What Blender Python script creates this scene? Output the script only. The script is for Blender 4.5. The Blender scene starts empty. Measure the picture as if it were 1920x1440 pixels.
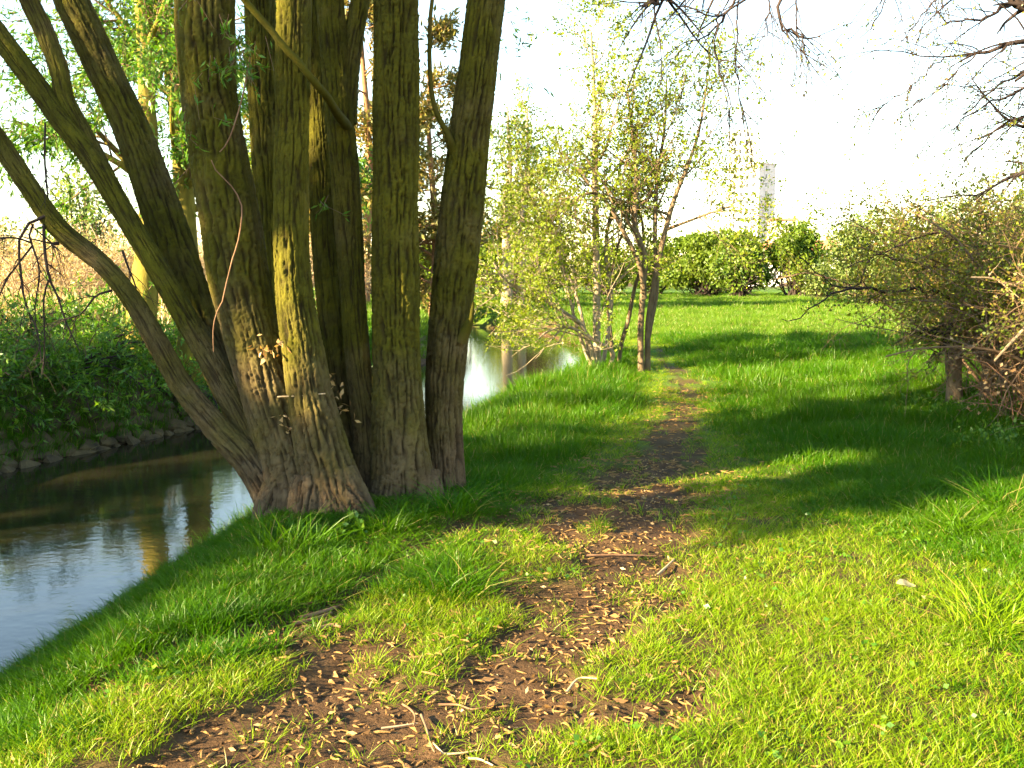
import bpy, math
import numpy as np
from mathutils import Vector

# ------------------------------------------------------------------ camera, sky, sun, exposure
scene = bpy.context.scene
R_ = math.radians
PITCH = R_(6.3)
CAMZ = 1.65
FPX = 1800.0            # focal length for a 1920 px wide frame
cam_d = bpy.data.cameras.new('camera')
cam_d.sensor_width = 36.0
cam_d.lens = FPX / 1920 * 36.0
cam_d.clip_start = 0.05
cam_d.clip_end = 6000
cam = bpy.data.objects.new('camera', cam_d)
cam.location = (0, 0, CAMZ)
cam.rotation_euler = (math.pi / 2 - PITCH, 0, 0)
scene.collection.objects.link(cam)
scene.camera = cam

SUN_AZ_DIR = np.array([-0.866, -0.5])       # horizontal direction towards the sun (left, a little behind the camera)
SUN_EL = R_(20)
world = bpy.data.worlds.new('World')
scene.world = world
world.use_nodes = True
wn = world.node_tree
sky = wn.nodes.new('ShaderNodeTexSky')
sky.sky_type = 'NISHITA'
sky.sun_disc = False
sky.sun_elevation = SUN_EL
sky.sun_rotation = math.atan2(SUN_AZ_DIR[0], SUN_AZ_DIR[1])
sky.air_density = 1.25
sky.dust_density = 0.0
sky.ozone_density = 0.6
bg = wn.nodes['Background']
bg.inputs['Strength'].default_value = 0.066
wn.links.new(sky.outputs['Color'], bg.inputs['Color'])

sun_d = bpy.data.lights.new('sun', 'SUN')
sun_d.energy = 5.0
sun_d.angle = R_(0.55)
sun_d.color = (1.0, 0.79, 0.46)
sun = bpy.data.objects.new('sun', sun_d)
sdir = Vector((SUN_AZ_DIR[0] * math.cos(SUN_EL), SUN_AZ_DIR[1] * math.cos(SUN_EL), math.sin(SUN_EL)))
sun.rotation_euler = sdir.to_track_quat('Z', 'Y').to_euler()
sun.location = (-20, -12, 20)
scene.collection.objects.link(sun)

vs = scene.view_settings
vs.view_transform = 'Standard'
vs.look = 'None'
vs.exposure = 3.05
vs.gamma = 1.0
vs.use_curve_mapping = False
scene.cycles.use_denoising = True
scene.cycles.max_bounces = 6
scene.cycles.transmission_bounces = 4
scene.cycles.diffuse_bounces = 3
scene.cycles.use_adaptive_sampling = True
scene.cycles.adaptive_threshold = 0.04
scene.cycles.sample_clamp_indirect = 6.0

# ------------------------------------------------------------------ helpers
COL = scene.collection
rng = np.random.default_rng(11)


def ray(u, v):
    cx = (u - 960) / FPX
    cy = (720 - v) / FPX
    return np.array([cx, math.cos(PITCH) + cy * math.sin(PITCH), -math.sin(PITCH) + cy * math.cos(PITCH)])


def at(u, v, D):
    """world point seen at photo pixel (u, v) at distance y = D"""
    d = ray(u, v)
    return np.array([0, 0, CAMZ]) + d * (D / d[1])


def on(u, v, z=0.0):
    """world point on the level z seen at photo pixel (u, v)"""
    d = ray(u, v)
    return np.array([0, 0, CAMZ]) + d * ((z - CAMZ) / d[2])


def nrm(a):
    return a / (np.linalg.norm(a, axis=-1, keepdims=True) + 1e-12)


def sstep(a, b, x):
    t = np.clip((x - a) / (b - a), 0, 1)
    return t * t * (3 - 2 * t)


_perm = np.random.default_rng(5).permutation(256)
_perm = np.concatenate([_perm, _perm, _perm])
_g3 = nrm(np.random.default_rng(6).normal(size=(256, 3)))


def perlin(x, y, z):
    x, y, z = np.broadcast_arrays(np.asarray(x, float), np.asarray(y, float), np.asarray(z, float))
    xi, yi, zi = np.floor(x).astype(int), np.floor(y).astype(int), np.floor(z).astype(int)
    xf, yf, zf = x - xi, y - yi, z - zi
    xi &= 255; yi &= 255; zi &= 255
    f = lambda t: t * t * t * (t * (t * 6 - 15) + 10)
    u, v, w = f(xf), f(yf), f(zf)
    out = 0
    for dx in (0, 1):
        wx = u if dx else 1 - u
        for dy in (0, 1):
            wy = v if dy else 1 - v
            for dz in (0, 1):
                wz = w if dz else 1 - w
                h = _perm[_perm[_perm[xi + dx] + yi + dy] + zi + dz]
                g = _g3[h]
                out = out + wx * wy * wz * (g[..., 0] * (xf - dx) + g[..., 1] * (yf - dy) + g[..., 2] * (zf - dz))
    return out * 1.6


def fbm2(x, y, s, o=3, seed=0.0):
    t, a = 0, 1.0
    for k in range(o):
        t = t + a * perlin(np.asarray(x) / s, np.asarray(y) / s, seed + 7.3 * k)
        s *= 0.5
        a *= 0.5
    return t


def link(o, parent=None):
    COL.objects.link(o)
    if parent is not None:
        o.parent = parent
    return o


def tag(o, label=None, cat=None, group=None, kind=None):
    if label: o['label'] = label
    if cat: o['category'] = cat
    if group: o['group'] = group
    if kind: o['kind'] = kind
    return o


def empty(name, loc=(0, 0, 0)):
    o = bpy.data.objects.new(name, None)
    o.empty_display_size = 0.2
    o.location = loc
    COL.objects.link(o)
    return o


def mesh_data(name, verts, faces, mat=None, smooth=True, attrs=None):
    """faces: list of (n,3) / (n,4) int arrays"""
    verts = np.asarray(verts, np.float32)
    me = bpy.data.meshes.new(name)
    faces = [np.asarray(f, np.int32) for f in faces if len(f)]
    nl = sum(f.size for f in faces)
    npoly = sum(len(f) for f in faces)
    me.vertices.add(len(verts))
    me.vertices.foreach_set('co', verts.ravel())
    me.loops.add(nl)
    me.loops.foreach_set('vertex_index', np.concatenate([f.ravel() for f in faces]))
    me.polygons.add(npoly)
    tot = np.concatenate([np.full(len(f), f.shape[1], np.int32) for f in faces])
    st = np.concatenate([[0], np.cumsum(tot)[:-1]]).astype(np.int32)
    me.polygons.foreach_set('loop_start', st)
    me.polygons.foreach_set('loop_total', tot)
    me.polygons.foreach_set('use_smooth', np.full(npoly, bool(smooth)))
    for k, v in (attrs or {}).items():
        a = me.attributes.new(k, 'FLOAT', 'POINT')
        a.data.foreach_set('value', np.asarray(v, np.float32))
    me.update(calc_edges=True)
    if mat: me.materials.append(mat)
    return me


def mesh_obj(name, verts, faces, mat=None, parent=None, smooth=True, attrs=None):
    """verts are in world space; the parent is always unrotated, so subtract its location"""
    if parent is not None:
        off = np.array(parent.location)
        p = parent.parent
        while p is not None:
            off = off + np.array(p.location)
            p = p.parent
        verts = np.asarray(verts) - off
    o = bpy.data.objects.new(name, mesh_data(name, verts, faces, mat, smooth, attrs))
    return link(o, parent)


class Geo:
    """collects vertices and faces of one mesh"""
    def __init__(self):
        self.v, self.q, self.t, self.a, self.n = [], [], [], [], 0

    def add(self, v, q=None, t=None, a=None):
        v = np.asarray(v, float).reshape(-1, 3)
        if q is not None and len(q): self.q.append(np.asarray(q) + self.n)
        if t is not None and len(t): self.t.append(np.asarray(t) + self.n)
        self.a.append(np.zeros(len(v)) if a is None else np.broadcast_to(a, (len(v),)))
        self.v.append(v)
        self.n += len(v)

    def build(self, name, mat, parent=None, smooth=True):
        fs = []
        if self.q: fs.append(np.concatenate(self.q))
        if self.t: fs.append(np.concatenate(self.t))
        return mesh_obj(name, np.concatenate(self.v), fs, mat, parent, smooth, {'rnd': np.concatenate(self.a)})


def tubes(P, R, k=5):
    P = np.asarray(P, float); R = np.asarray(R, float)
    B, N = P.shape[:2]
    T = np.empty_like(P)
    T[:, 1:-1] = P[:, 2:] - P[:, :-2]
    T[:, 0] = P[:, 1] - P[:, 0]
    T[:, -1] = P[:, -1] - P[:, -2]
    T = nrm(T)
    m = nrm(P[:, -1] - P[:, 0])
    ref = np.cross(m, np.array([0.31, 0.85, 0.12]))
    ref = np.where(np.linalg.norm(ref, axis=1, keepdims=True) < 0.1, np.array([1.0, 0, 0]), ref)
    n1 = nrm(ref[:, None, :] - (ref[:, None, :] * T).sum(-1, keepdims=True) * T)
    n2 = np.cross(T, n1)
    th = np.arange(k) * 2 * math.pi / k
    V = P[:, :, None, :] + R[:, :, None, None] * (n1[:, :, None, :] * np.cos(th)[:, None] + n2[:, :, None, :] * np.sin(th)[:, None])
    idx = np.arange(B * N * k).reshape(B, N, k)
    a = idx[:, :-1]; b = idx[:, 1:]
    Q = np.stack([a, np.roll(a, -1, 2), np.roll(b, -1, 2), b], -1).reshape(-1, 4)
    return V.reshape(-1, 3), Q


def spawn(r, P, R, k, t0, t1, ang, angsd, length, lensd, rfac, N=6, wig=0.12, up=0.0, lenshape=0.5, rmin=0.002, taper=0.25, upstart=0.0):
    B, N0 = P.shape[:2]
    t = r.uniform(t0, t1, (B, k)).ravel()
    b = np.repeat(np.arange(B), k)
    f = np.clip(t * (N0 - 1), 0, N0 - 1.001)
    i = f.astype(int); fr = (f - i)[:, None]
    pos = P[b, i] * (1 - fr) + P[b, i + 1] * fr
    tan = nrm(P[b, i + 1] - P[b, i])
    rad = R[b, i] * (1 - fr[:, 0]) + R[b, i + 1] * fr[:, 0]
    perp = r.normal(size=pos.shape)
    perp = nrm(perp - (perp * tan).sum(1, keepdims=True) * tan)
    a = np.radians(ang + angsd * r.normal(size=len(t)))[:, None]
    d = nrm(np.cos(a) * tan + np.sin(a) * perp + np.array([0, 0, upstart]))
    if np.ndim(length): length = np.repeat(length, k)
    L = np.clip(length * (1 - lenshape * (t - t0) / max(t1 - t0, 1e-6)) * (1 + lensd * r.normal(size=len(t))), 0.02, None)
    pts = [pos]
    for _ in range(N - 1):
        d = nrm(d + wig * r.normal(size=d.shape) + np.array([0, 0, up / (N - 1)]))
        pts.append(pts[-1] + d * (L / (N - 1))[:, None])
    P2 = np.stack(pts, 1)
    r0 = np.maximum(rad * rfac, rmin)
    R2 = r0[:, None] * np.linspace(1, taper, N)[None]
    return P2, np.maximum(R2, rmin * 0.6)


def leaf_cloud(r, P, m, l, w, spread=1.0, droop=0.0, jit=0.02, t0=0.15, lsd=0.25, fold=0.25, up=0.0):
    """m leaves along every twig of P; returns verts, quads, per-vertex random value"""
    B, N0 = P.shape[:2]
    t = r.uniform(t0, 1, (B, m)).ravel()
    b = np.repeat(np.arange(B), m)
    f = np.clip(t * (N0 - 1), 0, N0 - 1.001)
    i = f.astype(int); fr = (f - i)[:, None]
    pos = P[b, i] * (1 - fr) + P[b, i + 1] * fr + r.normal(size=(len(t), 3)) * jit
    tan = nrm(P[b, i + 1] - P[b, i])
    return leaf_quads(r, pos, nrm(tan + spread * r.normal(size=pos.shape) + np.array([0, 0, up - droop])), l, w, lsd, fold)


def leaf_quads(r, pos, d, l, w, lsd=0.25, fold=0.25):
    n = len(pos)
    s = nrm(np.cross(d, r.normal(size=(n, 3))))
    up = np.cross(s, d)
    sc = np.clip(1 + lsd * r.normal(size=(n, 1)), 0.4, 1.8)
    L, W = l * sc, w * sc
    v = np.stack([pos, pos + d * L * 0.45 + s * W * 0.5 + up * W * fold, pos + d * L, pos + d * L * 0.45 - s * W * 0.5 + up * W * fold], 1)
    q = np.arange(n * 4).reshape(n, 4)
    a = np.repeat(r.random(n), 4)
    return v.reshape(-1, 3), q, a


def smooth_line(pts, n):
    """Catmull-Rom through pts (rows of any width), n samples evenly in chord length"""
    p = np.asarray(pts, float)
    ch = np.concatenate([[0], np.cumsum(np.linalg.norm(np.diff(p[:, :3], axis=0), axis=1))])
    e = np.vstack([2 * p[0] - p[1], p, 2 * p[-1] - p[-2]])
    s = np.linspace(0, ch[-1], n) if np.isscalar(n) else np.asarray(n) * ch[-1]
    k = np.clip(np.searchsorted(ch, s, 'right') - 1, 0, len(p) - 2)
    t = ((s - ch[k]) / (ch[k + 1] - ch[k]))[:, None]
    a, b, c, d = e[k], e[k + 1], e[k + 2], e[k + 3]
    return 0.5 * (2 * b + (c - a) * t + (2 * a - 5 * b + 4 * c - d) * t * t + (3 * b - a - 3 * c + d) * t ** 3)


def px_line(pts, n):
    """[(u, v, D, width_px)] -> P (1,n,3), R (1,n)"""
    w = [list(at(u, v, D)) + [wd * 0.5 / FPX * D] for u, v, D, wd in pts]
    s = smooth_line(w, n)
    return s[None, :, :3], np.maximum(s[None, :, 3], 0.001)


# ------------------------------------------------------------------ materials
def new_mat(name):
    m = bpy.data.materials.new(name)
    m.use_nodes = True
    nt = m.node_tree
    nt.nodes.clear()
    out = nt.nodes.new('ShaderNodeOutputMaterial')
    return m, nt, out


def N(nt, t, **kw):
    n = nt.nodes.new(t)
    for k, v in kw.items():
        if k in n.inputs: n.inputs[k].default_value = v
        else: setattr(n, k, v)
    return n


def ramp(nt, fac, stops):
    r = nt.nodes.new('ShaderNodeValToRGB')
    el = r.color_ramp.elements
    while len(el) < len(stops): el.new(0.5)
    for e, (p, c) in zip(el, stops):
        e.position = p
        e.color = (*c, 1)
    nt.links.new(fac, r.inputs['Fac'])
    return r.outputs['Color']


def noise(nt, scale, detail=3, rough=0.55, vec=None, stretch=None):
    n = N(nt, 'ShaderNodeTexNoise')
    n.inputs['Scale'].default_value = scale
    n.inputs['Detail'].default_value = detail
    n.inputs['Roughness'].default_value = rough
    if vec is None:
        vec = N(nt, 'ShaderNodeNewGeometry').outputs['Position']
    if stretch:
        mp = N(nt, 'ShaderNodeMapping')
        mp.inputs['Scale'].default_value = stretch
        nt.links.new(vec, mp.inputs['Vector'])
        vec = mp.outputs['Vector']
    nt.links.new(vec, n.inputs['Vector'])
    return n.outputs['Fac']


def mixc(nt, fac, a, b, mode='MIX'):
    m = N(nt, 'ShaderNodeMix', data_type='RGBA', blend_type=mode)
    for sock, val in ((m.inputs['Factor'], fac), (m.inputs['A'], a), (m.inputs['B'], b)):
        pass
    ins = [i for i in m.inputs if i.enabled]
    for s, val in zip((m.inputs[0], m.inputs[6], m.inputs[7]), (fac, a, b)):
        if isinstance(val, bpy.types.NodeSocket): nt.links.new(val, s)
        elif np.isscalar(val): s.default_value = val
        else: s.default_value = (*val, 1)
    return m.outputs[2]


def mathn(nt, op, a, b=0.5, clamp=False):
    m = N(nt, 'ShaderNodeMath', operation=op, use_clamp=clamp)
    for s, val in zip(m.inputs, (a, b)):
        if isinstance(val, bpy.types.NodeSocket): nt.links.new(val, s)
        else: s.default_value = val
    return m.outputs[0]


def attr(nt, name):
    a = N(nt, 'ShaderNodeAttribute')
    a.attribute_name = name
    return a.outputs['Fac']


def leaf_mat(name, cols, trans=0.45, gloss=0.025, big=None, rough=0.45):
    """cols: colour stops over the per-leaf random value; big: (scale, colour) large-scale variation"""
    m, nt, out = new_mat(name)
    c = ramp(nt, attr(nt, 'rnd'), [(i / max(len(cols) - 1, 1), c) for i, c in enumerate(cols)])
    if big:
        f = mathn(nt, 'MULTIPLY_ADD', noise(nt, big[0], 2), 1.6, False)
        f.node.inputs[2].default_value = -0.45
        f.node.use_clamp = True
        c = mixc(nt, f, c, big[1])
    d = N(nt, 'ShaderNodeBsdfDiffuse')
    t = N(nt, 'ShaderNodeBsdfTranslucent')
    nt.links.new(c, d.inputs['Color'])
    tc = mixc(nt, 1.0, c, (1.25, 1.15, 0.55), 'MULTIPLY')
    nt.links.new(tc, t.inputs['Color'])
    mx = N(nt, 'ShaderNodeMixShader')
    mx.inputs[0].default_value = trans
    nt.links.new(d.outputs[0], mx.inputs[1]); nt.links.new(t.outputs[0], mx.inputs[2])
    g = N(nt, 'ShaderNodeBsdfGlossy')
    g.inputs['Roughness'].default_value = rough
    g.inputs['Color'].default_value = (0.9, 0.95, 0.9, 1)
    m2 = N(nt, 'ShaderNodeMixShader')
    m2.inputs[0].default_value = gloss
    nt.links.new(mx.outputs[0], m2.inputs[1]); nt.links.new(g.outputs[0], m2.inputs[2])
    nt.links.new(m2.outputs[0], out.inputs['Surface'])
    return m


def simple_mat(name, c1, c2, scale=8, rough=0.85, bump=0.0, bscale=60, stretch=None, spec=0.2):
    m, nt, out = new_mat(name)
    p = N(nt, 'ShaderNodeBsdfPrincipled')
    c = ramp(nt, noise(nt, scale, 5, 0.6, stretch=stretch), [(0.3, c1), (0.7, c2)])
    nt.links.new(c, p.inputs['Base Color'])
    p.inputs['Roughness'].default_value = rough
    p.inputs['Specular IOR Level'].default_value = spec
    if bump:
        b = N(nt, 'ShaderNodeBump')
        b.inputs['Strength'].default_value = bump
        b.inputs['Distance'].default_value = 0.01
        nt.links.new(noise(nt, bscale, 6, 0.6, stretch=stretch), b.inputs['Height'])
        nt.links.new(b.outputs[0], p.inputs['Normal'])
    nt.links.new(p.outputs[0], out.inputs['Surface'])
    return m


M = {}


def willow_bark():
    m, nt, out = new_mat('willow_bark')
    p = N(nt, 'ShaderNodeBsdfPrincipled')
    pos = N(nt, 'ShaderNodeNewGeometry').outputs['Position']
    ridge = attr(nt, 'rnd')
    brown = ramp(nt, noise(nt, 5, 5, 0.65), [(0.25, (0.062, 0.040, 0.020)), (0.5, (0.112, 0.075, 0.040)), (0.8, (0.19, 0.135, 0.075))])
    olive = ramp(nt, noise(nt, 4, 5, 0.65), [(0.25, (0.036, 0.034, 0.003)), (0.55, (0.080, 0.073, 0.005)), (0.8, (0.130, 0.116, 0.009))])
    sx = N(nt, 'ShaderNodeSeparateXYZ')
    nt.links.new(pos, sx.inputs[0])
    # algae grow on the upper, damp bark; the foot of the stool is bare grey brown
    h = N(nt, 'ShaderNodeMapRange')
    h.inputs['From Min'].default_value = 0.15; h.inputs['From Max'].default_value = 1.5
    nt.links.new(sx.outputs['Z'], h.inputs['Value'])
    n1 = mathn(nt, 'MULTIPLY_ADD', noise(nt, 2.2, 4), 1.8); n1.node.inputs[2].default_value = -1.05
    n1 = mathn(nt, 'ADD', n1, mathn(nt, 'MULTIPLY', N(nt, 'ShaderNodeObjectInfo').outputs['Random'], 0.35))
    f = mathn(nt, 'ADD', mathn(nt, 'MULTIPLY', h.outputs[0], 0.95), n1, True)
    c = mixc(nt, f, brown, olive)
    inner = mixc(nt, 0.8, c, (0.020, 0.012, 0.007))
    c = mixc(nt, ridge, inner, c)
    nt.links.new(c, p.inputs['Base Color'])
    p.inputs['Roughness'].default_value = 0.9
    p.inputs['Specular IOR Level'].default_value = 0.15
    b = N(nt, 'ShaderNodeBump')
    b.inputs['Strength'].default_value = 1.0; b.inputs['Distance'].default_value = 0.010
    nt.links.new(noise(nt, 52, 6, 0.72, stretch=(1, 1, 0.25)), b.inputs['Height'])
    nt.links.new(b.outputs[0], p.inputs['Normal'])
    nt.links.new(p.outputs[0], out.inputs['Surface'])
    return m


def grass_mat(name, base, yellow, dry, patch=1.2, dryat=0.94):
    m, nt, out = new_mat(name)
    oi = N(nt, 'ShaderNodeObjectInfo').outputs['Random']
    fb = mathn(nt, 'MULTIPLY_ADD', noise(nt, patch, 3), 1.7); fb.node.inputs[2].default_value = -0.45; fb.node.use_clamp = True
    c = mixc(nt, fb, base, yellow)
    c = mixc(nt, mathn(nt, 'MULTIPLY', oi, 0.45), c, tuple(x * 0.62 for x in base))
    isdry = mathn(nt, 'GREATER_THAN', attr(nt, 'rnd'), dryat)
    c = mixc(nt, mathn(nt, 'MULTIPLY', isdry, 0.85), c, dry)
    d = N(nt, 'ShaderNodeBsdfDiffuse'); t = N(nt, 'ShaderNodeBsdfTranslucent'); g = N(nt, 'ShaderNodeBsdfGlossy')
    nt.links.new(c, d.inputs['Color'])
    nt.links.new(mixc(nt, 1.0, c, (1.2, 1.15, 0.6), 'MULTIPLY'), t.inputs['Color'])
    g.inputs['Roughness'].default_value = 0.4
    mx = N(nt, 'ShaderNodeMixShader'); mx.inputs[0].default_value = 0.42
    nt.links.new(d.outputs[0], mx.inputs[1]); nt.links.new(t.outputs[0], mx.inputs[2])
    m2 = N(nt, 'ShaderNodeMixShader'); m2.inputs[0].default_value = 0.015
    nt.links.new(mx.outputs[0], m2.inputs[1]); nt.links.new(g.outputs[0], m2.inputs[2])
    nt.links.new(m2.outputs[0], out.inputs['Surface'])
    return m


def ground_mat():
    m, nt, out = new_mat('earth_and_turf')
    p = N(nt, 'ShaderNodeBsdfPrincipled')
    soil = ramp(nt, noise(nt, 9, 6, 0.65), [(0.25, (0.022, 0.012, 0.006)), (0.5, (0.056, 0.030, 0.014)), (0.75, (0.110, 0.062, 0.030))])
    soil = mixc(nt, mathn(nt, 'MULTIPLY', noise(nt, 70, 4, 0.7), 0.35), soil, (0.17, 0.105, 0.055))
    turf = ramp(nt, noise(nt, 0.9, 6, 0.7), [(0.3, (0.045, 0.095, 0.010)), (0.7, (0.085, 0.16, 0.014))])
    c = mixc(nt, attr(nt, 'rnd'), soil, turf)
    nt.links.new(c, p.inputs['Base Color'])
    p.inputs['Roughness'].default_value = 0.95
    p.inputs['Specular IOR Level'].default_value = 0.1
    b = N(nt, 'ShaderNodeBump')
    b.inputs['Strength'].default_value = 0.8; b.inputs['Distance'].default_value = 0.02
    nt.links.new(noise(nt, 45, 6, 0.65), b.inputs['Height'])
    nt.links.new(b.outputs[0], p.inputs['Normal'])
    nt.links.new(p.outputs[0], out.inputs['Surface'])
    return m


def water_mat():
    m, nt, out = new_mat('river_water')
    p = N(nt, 'ShaderNodeBsdfPrincipled')
    p.inputs['Base Color'].default_value = (0.014, 0.013, 0.007, 1)
    p.inputs['Roughness'].default_value = 0.02
    p.inputs['IOR'].default_value = 1.58
    p.inputs['Specular IOR Level'].default_value = 0.5
    b = N(nt, 'ShaderNodeBump')
    b.inputs['Strength'].default_value = 0.085; b.inputs['Distance'].default_value = 0.03
    h = mathn(nt, 'ADD', noise(nt, 4.5, 4, 0.55, stretch=(1, 1.6, 1)), mathn(nt, 'MULTIPLY', noise(nt, 15, 3, 0.5), 0.35))
    nt.links.new(h, b.inputs['Height'])
    nt.links.new(b.outputs[0], p.inputs['Normal'])
    nt.links.new(p.outputs[0], out.inputs['Surface'])
    return m


M['willow'] = willow_bark()
M['ground'] = ground_mat()
M['water'] = water_mat()
M['grass'] = grass_mat('meadow_grass_blades', (0.040, 0.138, 0.0012), (0.092, 0.182, 0.0016), (0.30, 0.24, 0.08))
M['grass_far'] = grass_mat('far_grass_blades', (0.075, 0.170, 0.006), (0.150, 0.235, 0.018), (0.34, 0.28, 0.12), 0.5)
M['short'] = grass_mat('short_grass_blades', (0.140, 0.255, 0.003), (0.222, 0.300, 0.006), (0.40, 0.28, 0.08), 2.0, 0.91)
M['bark_alder'] = simple_mat('alder_bark', (0.085, 0.055, 0.032), (0.20, 0.145, 0.085), 14, stretch=(1, 1, 0.3), bump=0.5)
M['bark_birch'] = simple_mat('pale_bark', (0.20, 0.15, 0.09), (0.40, 0.32, 0.22), 10, stretch=(1, 1, 1.6), bump=0.4)
M['bark_moss'] = simple_mat('mossy_bark', (0.09, 0.075, 0.011), (0.24, 0.195, 0.030), 6, stretch=(1, 1, 0.4), bump=0.9, bscale=22)
M['bark_pine'] = simple_mat('pine_bark', (0.13, 0.07, 0.035), (0.28, 0.15, 0.075), 6, stretch=(1, 1, 0.4), bump=0.8, bscale=20)
M['twig_dark'] = simple_mat('dark_twig', (0.022, 0.015, 0.013), (0.05, 0.034, 0.028), 12)
M['twig_brown'] = simple_mat('brown_twig', (0.10, 0.062, 0.035), (0.21, 0.14, 0.085), 9)
M['twig_pale'] = simple_mat('pale_dead_twig', (0.30, 0.21, 0.12), (0.50, 0.37, 0.23), 9)
M['stem_red'] = simple_mat('dry_red_stem', (0.13, 0.065, 0.033), (0.24, 0.14, 0.08), 9)
M['leaf_willow'] = leaf_mat('willow_leaf', [(0.040, 0.125, 0.006), (0.075, 0.19, 0.010), (0.15, 0.26, 0.015)], gloss=0.03)
M['leaf_alder'] = leaf_mat('young_alder_leaf', [(0.08, 0.145, 0.006), (0.155, 0.225, 0.009), (0.26, 0.29, 0.018)], big=(0.8, (0.165, 0.225, 0.010)))
M['leaf_haw'] = leaf_mat('hawthorn_leaf', [(0.04, 0.10, 0.008), (0.08, 0.155, 0.012), (0.13, 0.195, 0.018)], big=(0.35, (0.14, 0.19, 0.015)))
M['leaf_grey'] = leaf_mat('pale_willow_leaf', [(0.10, 0.16, 0.035), (0.17, 0.23, 0.055), (0.25, 0.30, 0.09)])
M['leaf_hedge'] = leaf_mat('hedge_leaf', [(0.08, 0.13, 0.010), (0.15, 0.20, 0.012), (0.24, 0.26, 0.025), (0.22, 0.13, 0.04)])
M['needle'] = leaf_mat('pine_needle_tuft', [(0.09, 0.10, 0.02), (0.16, 0.15, 0.03), (0.28, 0.18, 0.06)], trans=0.25)
M['catkin'] = simple_mat('fallen_catkin', (0.17, 0.085, 0.028), (0.40, 0.25, 0.085), 24, bump=0.6, bscale=400)
_nt = M['catkin'].node_tree
_p = [n for n in _nt.nodes if n.type == 'BSDF_PRINCIPLED'][0]
_src = _p.inputs['Base Color'].links[0].from_socket
_oi = N(_nt, 'ShaderNodeObjectInfo').outputs['Random']
_nt.links.new(mixc(_nt, mathn(_nt, 'MULTIPLY', _oi, 0.6), _src, (0.13, 0.07, 0.03)), _p.inputs['Base Color'])
M['stone'] = simple_mat('revetment_stone', (0.035, 0.026, 0.015), (0.12, 0.088, 0.040), 5, bump=0.7, bscale=30)
M['deadleaf'] = leaf_mat('dead_leaf', [(0.22, 0.11, 0.04), (0.36, 0.21, 0.08), (0.50, 0.34, 0.16)], trans=0.2)
M['straw'] = leaf_mat('dry_straw', [(0.30, 0.22, 0.10), (0.45, 0.34, 0.17), (0.55, 0.44, 0.25)], trans=0.3)
M['reed'] = leaf_mat('reed_blade', [(0.05, 0.13, 0.012), (0.09, 0.19, 0.02)], trans=0.35)
M['concrete'] = simple_mat('grey_concrete_panel', (0.70, 0.64, 0.60), (0.78, 0.72, 0.68), 0.6)
M['render_white'] = simple_mat('white_render', (0.72, 0.71, 0.68), (0.80, 0.79, 0.76), 0.5)
M['cream'] = simple_mat('cream_render', (0.68, 0.63, 0.52), (0.76, 0.71, 0.60), 0.5)
M['glass'] = simple_mat('window_glass', (0.035, 0.04, 0.045), (0.06, 0.065, 0.075), 0.4, rough=0.15, spec=0.5)
M['frame'] = simple_mat('window_frame', (0.35, 0.34, 0.33), (0.45, 0.44, 0.43), 1)
M['roof'] = simple_mat('red_roof_tile', (0.42, 0.16, 0.08), (0.58, 0.26, 0.15), 1.2)
M['roofedge'] = simple_mat('rust_roof_edge', (0.36, 0.14, 0.08), (0.44, 0.20, 0.12), 1.0)

# ------------------------------------------------------------------ terrain
ZW = -0.75
RIVER = np.array([(-8.5, -40), (-7.2, -15), (-6.0, -3), (-5.5, 4), (-5.25, 8), (-3.95, 12), (-2.45, 16), (-1.1, 20.5), (-0.35, 25), (0.0, 31),
                  (-0.3, 38), (-3.5, 46), (-11, 52), (-25, 56), (-60, 60), (-200, 75), (-900, 100)], float)
RIV = smooth_line(np.c_[RIVER, np.zeros(len(RIVER))], 160)[:, :2]
HALF = 2.25


def river(x, y):
    """signed distance to the water's edge (negative in the water), and which side (+1 near/right bank)"""
    x = np.asarray(x, float); y = np.asarray(y, float)
    best = np.full(x.shape, 1e9); side = np.zeros(x.shape)
    for a, b in zip(RIV[:-1], RIV[1:]):
        d = b - a
        t = np.clip(((x - a[0]) * d[0] + (y - a[1]) * d[1]) / (d @ d), 0, 1)
        ex, ey = x - a[0] - t * d[0], y - a[1] - t * d[1]
        q = ex * ex + ey * ey
        s = np.sign(d[1] * ex - d[0] * ey)
        m = q < best
        best = np.where(m, q, best); side = np.where(m, s, side)
    return np.sqrt(best) - HALF, side


PATH_PX = [(520, 1520, 480), (700, 1440, 480), (880, 1310, 360), (1045, 1200, 215), (1110, 1100, 175), (1155, 1000, 175), (1210, 900, 115),
           (1262, 800, 52), (1288, 740, 40), (1272, 702, 22), (1245, 680, 10), (1235, 660, 6)]
_pl = np.array([list(on(u, v)) + [w / FPX * on(u, v)[1]] for u, v, w in PATH_PX])
PATHL = smooth_line(_pl, 120)
SIDE_PX = [(150, 1330, 60), (300, 1262, 50), (430, 1225, 45), (560, 1185, 62), (640, 1150, 50), (740, 1080, 34), (830, 1020, 30), (940, 990, 60)]
_sl = np.array([list(on(u, v, -0.03)) + [w / FPX * on(u, v)[1]] for u, v, w in SIDE_PX])
SIDEL = smooth_line(_sl, 60)


def line_ratio(x, y, L):
    """distance to a worn line divided by its local half width"""
    best = np.full(np.shape(x), 1e9)
    for a, b in zip(L[:-1], L[1:]):
        d = b[:2] - a[:2]
        t = np.clip(((x - a[0]) * d[0] + (y - a[1]) * d[1]) / (d @ d), 0, 1)
        w = a[3] + t * (b[3] - a[3])
        best = np.minimum(best, np.hypot(x - a[0] - t * d[0], y - a[1] - t * d[1]) / w)
    return best


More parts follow.
